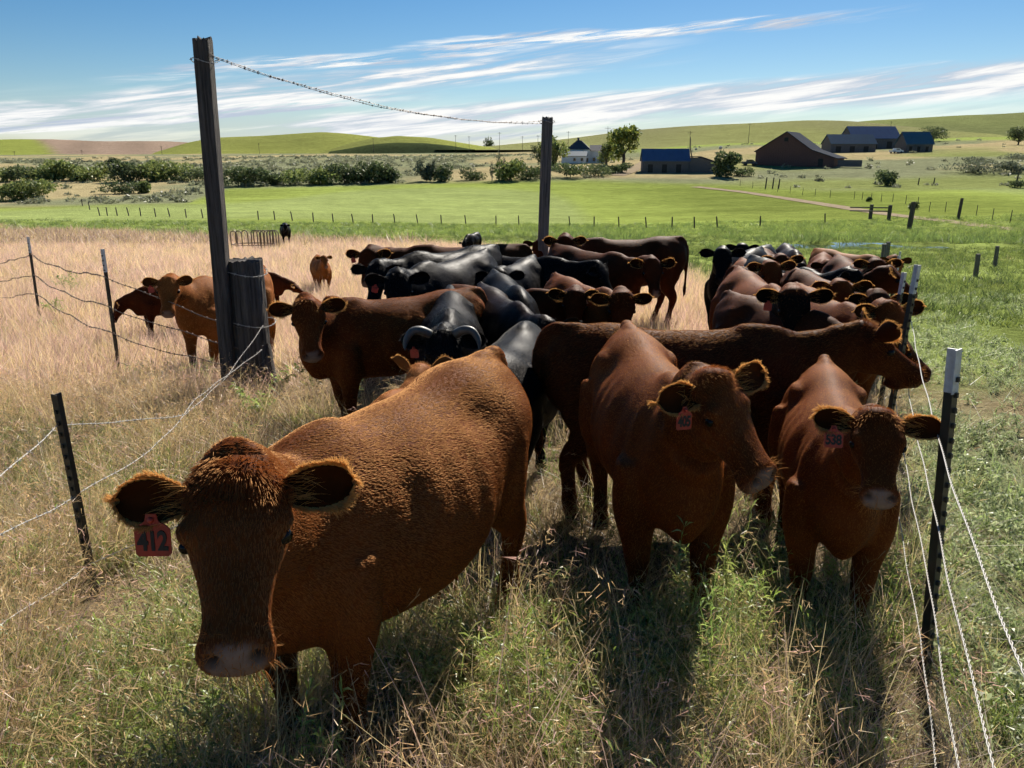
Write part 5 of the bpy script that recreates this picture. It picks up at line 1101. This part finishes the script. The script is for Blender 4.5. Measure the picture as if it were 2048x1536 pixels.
# big hay barn, gable to the camera
b_, k = building('hay_barn', 'big dark red hay barn with broad sloping grey roof, gable end on', 1583, 333, -32)
LX, LZ, RX, RZ, AX, AZ = -11.6, 4.6, 12.6, 2.6, -2.4, 10.4
v, f = prism([(LX, -.5), (RX, -.5), (RX, RZ), (5.6, 4.9), (AX, AZ), (LX, LZ)], .05, 17); mesh_obj('wall', v, f, MAT_BARN, b_)
zf = lambda x: (LZ + (AZ - LZ) * (x - LX) / (AX - LX)) if x < AX else (AZ + (4.9 - AZ) * (x - AX) / (5.6 - AX) if x < 5.6 else 4.9 + (RZ - 4.9) * (x - 5.6) / (RX - 5.6))
slats(b_, LX, RX, lambda x: zf(x) - .1, 0, 34, MAT_BARN)
mb = MB()
for (ax, az, bx, bz) in ((LX - .5, LZ - .25, AX, AZ), (AX, AZ, 5.6, 4.9), (5.6, 4.9, RX + .9, RZ - .3)): v, f = prism([(ax, az + .02), (bx, bz + .02), (bx, bz + .27), (ax, az + .27)], -.5, 17.5); mb.add(np.array(v), f)
mb.build('roof', MAT_GREYROOF, b_)
mb = MB(); mb.box((8.6, -.08, 1.2), (1.5, .1, 2.4)); mb.build('doorway', MAT_DARK, b_); mb = MB(); mb.box((-2.4, -.08, 8.2), (1.2, .1, 1.2)); mb.build('loft_door', MAT_DARK, b_)
mb = MB(); mb.box((17, 1, 1.0), (7, .2, 2.0)); mb.build('board_fence', MAT_SHED, b_)
def shed(name, label, px, py, rz, W, D, hw, hr, roofm, wallm, nb, over=.4, front=0):
    """long shed with the eave to the camera"""
    b, k = building(name, label, px, py, rz); mb = MB(); mb.box((0, D / 2 + .06, hw / 2 - .2), (W, D, hw + .4)); mb.build('wall', wallm, b); slats(b, -W / 2, W / 2, lambda x: hw - .05, 0, nb, wallm)
    mb = MB()
    for ax, az, bx, bz in ((-over, hw - .1, D / 2, hw + hr), (D / 2, hw + hr, D + over, hw - .1)):
        v, f = prism([(ax, az), (bx, bz), (bx, bz + .2), (ax, az + .2)], -W / 2 - over, W / 2 + over); mb.add(np.array([(y, x, z) for x, y, z in v]), [tuple(reversed(q)) for q in f])
    mb.build('roof', roofm, b)
    for k_ in range(3):
        x_ = -W * .34 + k_ * W * .31; m2 = MB(); m2.box((x_, -.075, hw * .36), (W * .11, .06, hw * .72)); m2.build('doorway', MAT_DARK, b)
    for s in (-1, 1):
        v, f = prism([(.1, hw), (D - .1, hw), (D / 2, hw + hr - .15)], s * W / 2 - .05, s * W / 2 + .05); mesh_obj('gable', [(y, x, z) for x, y, z in v], [tuple(reversed(q)) for q in f], wallm, b)
    return b
sa = shed('machine_shed', 'long low shed with bright blue roof left of the big barn', 1331, 346, -4, 13.2, 7, 3.3, 3.3, MAT_BLUE, MAT_SHED, 16)
v, f = prism([(6.7, 0), (15.0, 0), (15.0, 2.7), (10.0, 4.3), (6.7, 4.3)], .4, 6.5); mesh_obj('lean_to', v, f, MAT_SHED, sa); v, f = prism([(7.2, 4.42), (10.0, 4.42), (15.6, 2.65), (15.6, 2.85), (10, 4.65), (7.2, 4.65)], .1, 6.9); mesh_obj('lean_to_roof', v, f, MAT_GREYROOF, sa)
shed('back_shed', 'dark shed with slate blue roof right behind the big barn', 1706, 305, 6, 19, 8, 3.2, 3.6, MAT_TEAL, MAT_SHED, 18)
shed('blue_roof_barn', 'tall barn with vivid blue metal roof on the slope behind', 1751, 298, 4, 21, 12, 4.2, 5.0, MAT_BLUE, MAT_SHED, 18)
shed('small_barn', 'small weathered barn with shingled roof, rightmost of the farm', 1838, 304, 5, 11, 8, 2.9, 4.6, MAT_TEAL, MAT_SHED, 12)
# yard clutter
def clutter(name, label, cat, px, py, w, h, d, mat, shape, group=None):
    o = empty(name, ground_hit(px, py), R(px % 40 - 20), label, cat, group)
    if shape == 'tank':
        v, f = ellipsoid((0, 0, h * .55), (w / 2, d / 2, h / 2), 16, 9); mesh_obj('tank_body', v, f, mat, o, True); mb = MB(); mb.box((-w * .25, 0, .15), (.2, d * .7, .5)); mb.box((w * .25, 0, .15), (.2, d * .7, .5)); mb.build('stand', MAT_DARK, o)
    elif shape == 'truck':
        v, f = prism([(-w / 2, .5), (w / 2, .5), (w / 2, 1.15), (w * .28, 1.25), (w * .15, h), (-w * .18, h), (-w * .2, 1.2), (-w / 2, 1.2)], -d / 2, d / 2); mesh_obj('vehicle_body', v, f, mat, o)
        mb = MB(); mb.box((-.02, 0, h - .38), (w * .30, d * 1.02, .42)); mb.build('window', MAT_GLASS, o)
        for x in (-w * .3, w * .3):
            for s in (-1, 1): v, f = tube([(x, s * d / 2 - .12, .38), (x, s * d / 2 + .12, .38)], .38, 12); mesh_obj('wheel', v, f, MAT_DARK, o)
    elif shape == 'trailer':
        mb = MB(); mb.box((0, 0, h * .5 + .4), (w, d, h - .4)); mb.build('trailer_box', mat, o)
        for x in (-w * .2, w * .2): v, f = tube([(x, -d / 2 - .1, .4), (x, d / 2 + .1, .4)], .4, 12); mesh_obj('wheel', v, f, MAT_DARK, o)
        mb = MB(); mb.box((w * .65, 0, .5), (w * .35, .12, .12)); mb.build('hitch', MAT_DARK, o)
clutter('stock_tank', 'white round tank in the yard left of the big barn', 'tank', 1441, 299, 1.7, 1.5, 1.5, MAT_TRIM, 'tank'); clutter('stock_tank', 'small white tank above the low blue-roofed shed', 'tank', 1392, 300, 1.0, 1.0, 1.0, MAT_TRIM, 'tank')
clutter('pickup_truck', 'pale pickup parked right of the low blue-roofed shed', 'truck', 1413, 331, 5.0, 1.9, 2.0, MAT_TRIM, 'truck'); clutter('pickup_truck', 'dark pickup parked left of the big barn', 'truck', 1499, 331, 4.6, 1.8, 2.0, MAT_SHED, 'truck')
clutter('trailer', 'white trailer before the tall blue-roofed barn', 'trailer', 1730, 303, 5.0, 2.0, 2.2, MAT_WHITE, 'trailer'); clutter('pickup_truck', 'white pickup before the small weathered barn', 'truck', 1792, 307, 5.0, 1.9, 2.0, MAT_WHITE, 'truck'); clutter('pickup_truck', 'white car far up the lane behind the big tree', 'truck', 1357, 286, 4.6, 1.7, 2.0, MAT_WHITE, 'truck')
# leaning pale pole over the low shed
p = ground_hit(1385, 318); v, f = tube([(0, 0, -.3), (-.9, 0, 3), (-1.2, 0, 7.5)], [.28, .22, .12], 8); o = mesh_obj('leaning_pole', v, f, MAT_WOODL, None, True); o.location = p; tag(o, 'pale dead trunk leaning above the low blue-roofed shed', 'trunk')
# utility poles
up_mat = MAT_WOOD
for i, (px, tp, d) in enumerate(((28, 302, 640), (163, 300, 640), (322, 292, 640), (517, 286, 620), (746, 276, 620), (911, 270, 600), (938, 272, 640), (999, 264, 520), (1045, 272, 600), (1076, 270, 520), (1137, 262, 480), (1216, 253, 330), (1381, 262, 330), (1500, 246, 480), (1783, 242, 520))):
    t_ = at(px, tp, d); z0 = Hs(t_.x, t_.y); hgt = max(7.5, min(14, t_.z - z0)); o = empty('utility_pole', (t_.x, t_.y, t_.z - hgt), 0, ['thin utility pole on the skyline above the bushes at far left', 'thin utility pole before the ploughed hill', 'utility pole at the ploughed hill edge', 'utility pole before the green hill', 'utility pole before the shaded knoll', 'utility pole right of the shaded knoll', 'utility pole left of the lone skyline tree', 'utility pole right of the lone skyline tree', 'second utility pole right of the skyline tree', 'utility pole left of the slim gate post', 'utility pole left of the house roof', 'tall utility pole behind the farmhouse', 'utility pole above the low shed', 'utility pole left of the big barn roof', 'utility pole behind the tall blue-roofed barn'][i], 'utility pole', 'utility poles')
    s = max(.12, d * .0003); v, f = tube([(0, 0, -6), (0, 0, hgt)], [s, s * .7], 6); mesh_obj('pole', v, f, up_mat, o); v, f = tube([(-1.2, 0, hgt - .7), (1.2, 0, hgt - .7)], s * .55, 5); mesh_obj('crossarm', v, f, up_mat, o)
# ------------------------------------------------------------------ bushes and trees
def crown_mesh(rng, n, blobs, leaf, cols):
    V = []; C = []; ctr = []
    for c, r in blobs: pass
    w = np.array([r[0] * r[1] * r[2] for c, r in blobs]); w /= w.sum(); which = rng.choice(len(blobs), n, p=w); bc = np.array([b[0] for b in blobs]); br = np.array([b[1] for b in blobs])
    d = rng.normal(0, 1, (n, 3)); d /= np.linalg.norm(d, axis=1)[:, None]; rad = rng.uniform(.35, 1.0, n) ** .6 * rng.uniform(.85, 1.08, n); p = bc[which] + br[which] * d * rad[:, None]; p[:, 2] = np.maximum(p[:, 2], .02)
    a = rng.normal(0, 1, (n, 3)); a /= np.linalg.norm(a, axis=1)[:, None]; b = np.cross(a, rng.normal(0, 1, (n, 3))); b /= np.linalg.norm(b, axis=1)[:, None]; s = (leaf * rng.uniform(.6, 1.4, n))[:, None]
    V = np.stack([p - a * s, p + b * s * .6, p + a * s, p - b * s * .6], 1).reshape(-1, 3); F = np.arange(4 * n).reshape(-1, 4); tone = rng.uniform(.7, 1.3, len(blobs))[which] * rng.uniform(.75, 1.25, n)
    C = np.repeat(np.array(cols)[rng.integers(0, len(cols), n)] * tone[:, None], 4, 0); return V, F, C
def plant(name, label, cat, group, p, w, h, cols, seed, n=420, trunk=.0, leaf=.10, style='bush'):
    rng = np.random.default_rng(seed); o = empty(name, p, 0, label, cat, group); bl = []
    nb = 9 if style == 'bush' else 12
    for i in range(nb):
        a = rng.uniform(0, 6.283); q = rng.uniform(0, 1) ** .6; rr = rng.uniform(.20, .36)
        if style == 'bush': bl.append(((q * .36 * w * math.cos(a), q * .36 * w * math.sin(a), h * rng.uniform(.16, .68)), (w * rr, w * rr, h * rng.uniform(.24, .36))))
        else: bl.append(((q * .33 * w * math.cos(a), q * .33 * w * math.sin(a), h * rng.uniform(.26, .82)), (w * rr * .85, w * rr * .85, h * rng.uniform(.16, .25))))
    V, F, C = crown_mesh(rng, n, bl, leaf * h, cols); mesh_obj('crown', V, F, MAT_LEAF, o, False, C); mb = MB(); th = h * (.35 if style == 'tree' else .3); r0 = max(.08, h * (.035 if style == 'tree' else .02))
    mb.tube([(0, 0, -.2), (.02 * w, 0, th * .6), (0, .02 * w, th * 1.3)], [r0 * 1.3, r0, r0 * .6], 7)
    for i in range(5):
        a = rng.uniform(0, 6.283); mb.tube([(0, 0, th * rng.uniform(.3, .8)), (w * .15 * math.cos(a), w * .15 * math.sin(a), th * 1.3), (w * .3 * math.cos(a), w * .3 * math.sin(a), h * rng.uniform(.55, .85))], [r0 * .6, r0 * .4, r0 * .15], 5)
    mb.build('trunk', MAT_WOOD, o); return o
WIL = [(.17, .21, .065), (.22, .26, .075), (.13, .17, .06), (.27, .30, .09)]; DRK = [(.095, .125, .048), (.125, .155, .06), (.075, .10, .045)]; YEL = [(.24, .27, .05), (.30, .32, .06), (.16, .20, .045), (.10, .14, .04)]; SGE = [(.17, .19, .12), (.20, .22, .14), (.13, .15, .09)]
rows = [  # px, base row, width px, height px, palette, label
    (18, 402, 62, 38, WIL, 'grey green willow bush at the left picture edge'), (68, 399, 84, 42, WIL, 'bright willow bush near the left edge of the field'), (245, 388, 58, 30, DRK, 'low dark bush in the dirt left of the tall timber'), (290, 387, 26, 24, WIL, 'small round bush just left of the tall timber'),
    (12, 363, 60, 30, WIL, 'hedge willow, first from the left edge'), (52, 362, 56, 32, DRK, 'hedge willow, second from the left edge'), (98, 362, 60, 44, WIL, 'hedge willow, third from the left edge, tall'), (145, 361, 52, 46, WIL, 'hedge willow, fourth from the left, bright top'), (188, 362, 66, 38, WIL, 'hedge willow, fifth from the left edge'), (228, 331, 22, 16, DRK, 'single dark bush behind the hedge at left'), (262, 363, 60, 42, DRK, 'hedge willow, sixth from the left, dark'), (300, 362, 72, 46, WIL, 'hedge willow, seventh from the left, broad'), (350, 361, 58, 36, WIL, 'hedge willow, eighth from the left edge'), (392, 362, 54, 28, DRK, 'hedge willow touching the tall timber on its left'),
    (487, 372, 74, 40, DRK, 'dark thicket bush just right of the tall timber'), (536, 371, 58, 36, DRK, 'dark thicket bush, second right of the tall timber'), (588, 370, 62, 33, WIL, 'thicket bush, third right of the tall timber'), (638, 369, 60, 38, WIL, 'thicket bush, fourth right of the tall timber'), (688, 367, 58, 42, DRK, 'thicket bush, fifth right of the tall timber'), (732, 366, 56, 40, DRK, 'thicket bush, sixth right of the tall timber'), (770, 366, 52, 42, DRK, 'last dark bush of the thicket, above the herd centre'),
    (889, 363, 40, 34, DRK, 'lone dark bush left of the bare poplars'), (945, 360, 46, 26, DRK, 'low dark bush between poplars and lone bush'), (1018, 361, 54, 42, WIL, 'grey green bush left of the slim gate post'), (1060, 359, 50, 30, DRK, 'dark bush touching the slim gate post'), (852, 363, 32, 40, SGE, 'thin grey tree at the far field edge'),
    (1140, 356, 64, 30, DRK, 'dark hedge below the farmhouse annexe'), (1190, 352, 60, 26, DRK, 'dark hedge below the farmhouse yard'), (1230, 346, 50, 20, DRK, 'dark hedge end below the big yellow tree'),
    (1450, 354, 42, 50, DRK, 'dark upright bush between shed and big barn'), (1485, 352, 40, 18, DRK, 'low scrub at the foot of the big barn'), (1770, 372, 34, 34, DRK, 'lone round dark bush on the slope'), (1826, 419, 16, 15, DRK, 'small dark ball bush at the dirt track'), (1738, 403, 10, 10, DRK, 'tiny dark bush left of the track gate'),
    (1945, 347, 84, 26, SGE, 'broad low sage thicket on the right slope'), (2022, 345, 54, 22, SGE, 'sage thicket near the right picture edge'), (2040, 376, 34, 16, DRK, 'dark scrub at the right picture edge'), (1518, 279, 46, 13, DRK, 'scrub row on the hill behind the big barn'), (1836, 282, 40, 16, DRK, 'dark bush left behind the small barn'), (1690, 272, 30, 10, SGE, 'low scrub left of the tall blue-roofed barn'), (1960, 327, 60, 14, SGE, 'pale sage clump up the right slope'), (2030, 318, 50, 12, SGE, 'pale sage clump high at the right edge')]
for i, (px, py, w, h_, pal, lab) in enumerate(rows):
    p = ground_hit(px, py); m = p.y / FPX * 1.02; plant('bush', lab, 'bush', None, p, w * m * 1.15, h_ * m, pal, 100 + i, n=int(700 + w * h_ * .3), leaf=.065 if h_ > 25 else .10)
for i, (px, py, w, h_, pal, lab) in enumerate(((1246, 332, 66, 74, YEL, 'big yellow green tree right of the farmhouse'), (1108, 338, 62, 62, WIL, 'tall tree left of the farmhouse behind the slim post'), (1090, 336, 40, 50, DRK, 'dark tree behind the slim gate post'), (1212, 330, 44, 46, WIL, 'grey green tree in front of the farmhouse wing'), (978, 293, 23, 31, DRK, 'lone dark tree on the skyline'), (1068, 312, 18, 20, DRK, 'small tree left of the slim post on the slope'), (1866, 283, 56, 30, DRK, 'dark round tree behind the small barn'), (2036, 290, 44, 34, DRK, 'dark tree at the right edge below the hill'))):
    p = ground_hit(px, py); m = p.y / FPX * 1.02; plant('tree', lab, 'tree', None, p, w * m, h_ * m, pal, 200 + i, n=1700 if w > 40 else 800, leaf=.040, style='tree')
for i, (px, py, h_) in enumerate(((868, 363, 40), (998, 362, 58), (1008, 362, 44), (984, 362, 36))):
    p = ground_hit(px, py); m = p.y / FPX; rng = np.random.default_rng(300 + i); mb = MB(); mb.tube([(0, 0, -.2), (.1, 0, h_ * m * .5), (.05, 0, h_ * m)], [.14, .10, .04], 6)
    o = empty('bare_poplar', p, 0, ['leftmost thin bare tree at the field edge', 'tallest thin bare poplar left of the slim post', 'bare poplar right beside the tallest one', 'bare poplar left beside the tallest one'][i], 'tree')
    for k in range(16): z = rng.uniform(.2, .95) * h_ * m; a = rng.uniform(0, 6.283); mb.tube([(0.05, 0, z), (.5 * math.cos(a), .5 * math.sin(a), z + .8)], [.045, .02], 4)
    mb.build('trunk', MAT_WOODL, o)
    V, F, C = crown_mesh(rng, 130, [((0, 0, h_ * m * .55), (.7, .7, h_ * m * .42))], .22, SGE); mesh_obj('crown', V, F, MAT_LEAF, o, False, C)
# ------------------------------------------------------------------ single weeds near the camera
rg2 = np.random.default_rng(77)
for i, (px, py, hh, lab) in enumerate(((520, 838, .42, 'bushy green weed at the foot of the corner post'), (560, 800, .30, 'small green weed right of the corner post'), (628, 790, .55, 'dark green weed under the chin of the red cow at the corner post'), (700, 800, .22, 'small weed before the dark flank behind tag 412'),
        (1020, 1400, .42, 'bright fine-leaved weed right of the hind leg of tag 412'), (1120, 1440, .46, 'tall thin weed in the lit strip of the lane'), (1390, 1400, .55, 'green flowering weed before the forelegs of tag 405'), (1480, 1330, .38, 'pale green weed between tag 405 and tag 538'), (880, 1450, .36, 'green weed in the shade beside the foreleg of tag 412'), (1560, 1140, .36, 'lit green weed behind the forelegs of tag 405'),
        (620, 1620, .35, 'weed at the lower picture edge below the chin of tag 412'), (330, 1480, .32, 'green weed left of the chin of tag 412'), (420, 1560, .30, 'leafy weed at the lower left picture edge'), (1720, 1530, .26, 'small green weed near the foot of the nearest right post'), (1990, 1480, .26, 'light green weed right of the near fence wires'), (140, 590, .5, 'green weed in dry grass left of the tall steel post'), (128, 640, .4, 'second green weed in the dry grass at left'))):
    p = ground_hit(px, py, .8); V, F, C = weed(rg2, hh, 5 if hh > .4 else 4, 16, GREEN if i % 3 else [(.20, .30, .07), (.30, .38, .11)], .055, .0035 if p.y < 5 else .008)
    o = empty('weed', p, 0, lab, 'weed', None); m_ = mesh_obj('leafy_stems', V, F, MAT_GRASS, o, False, C)
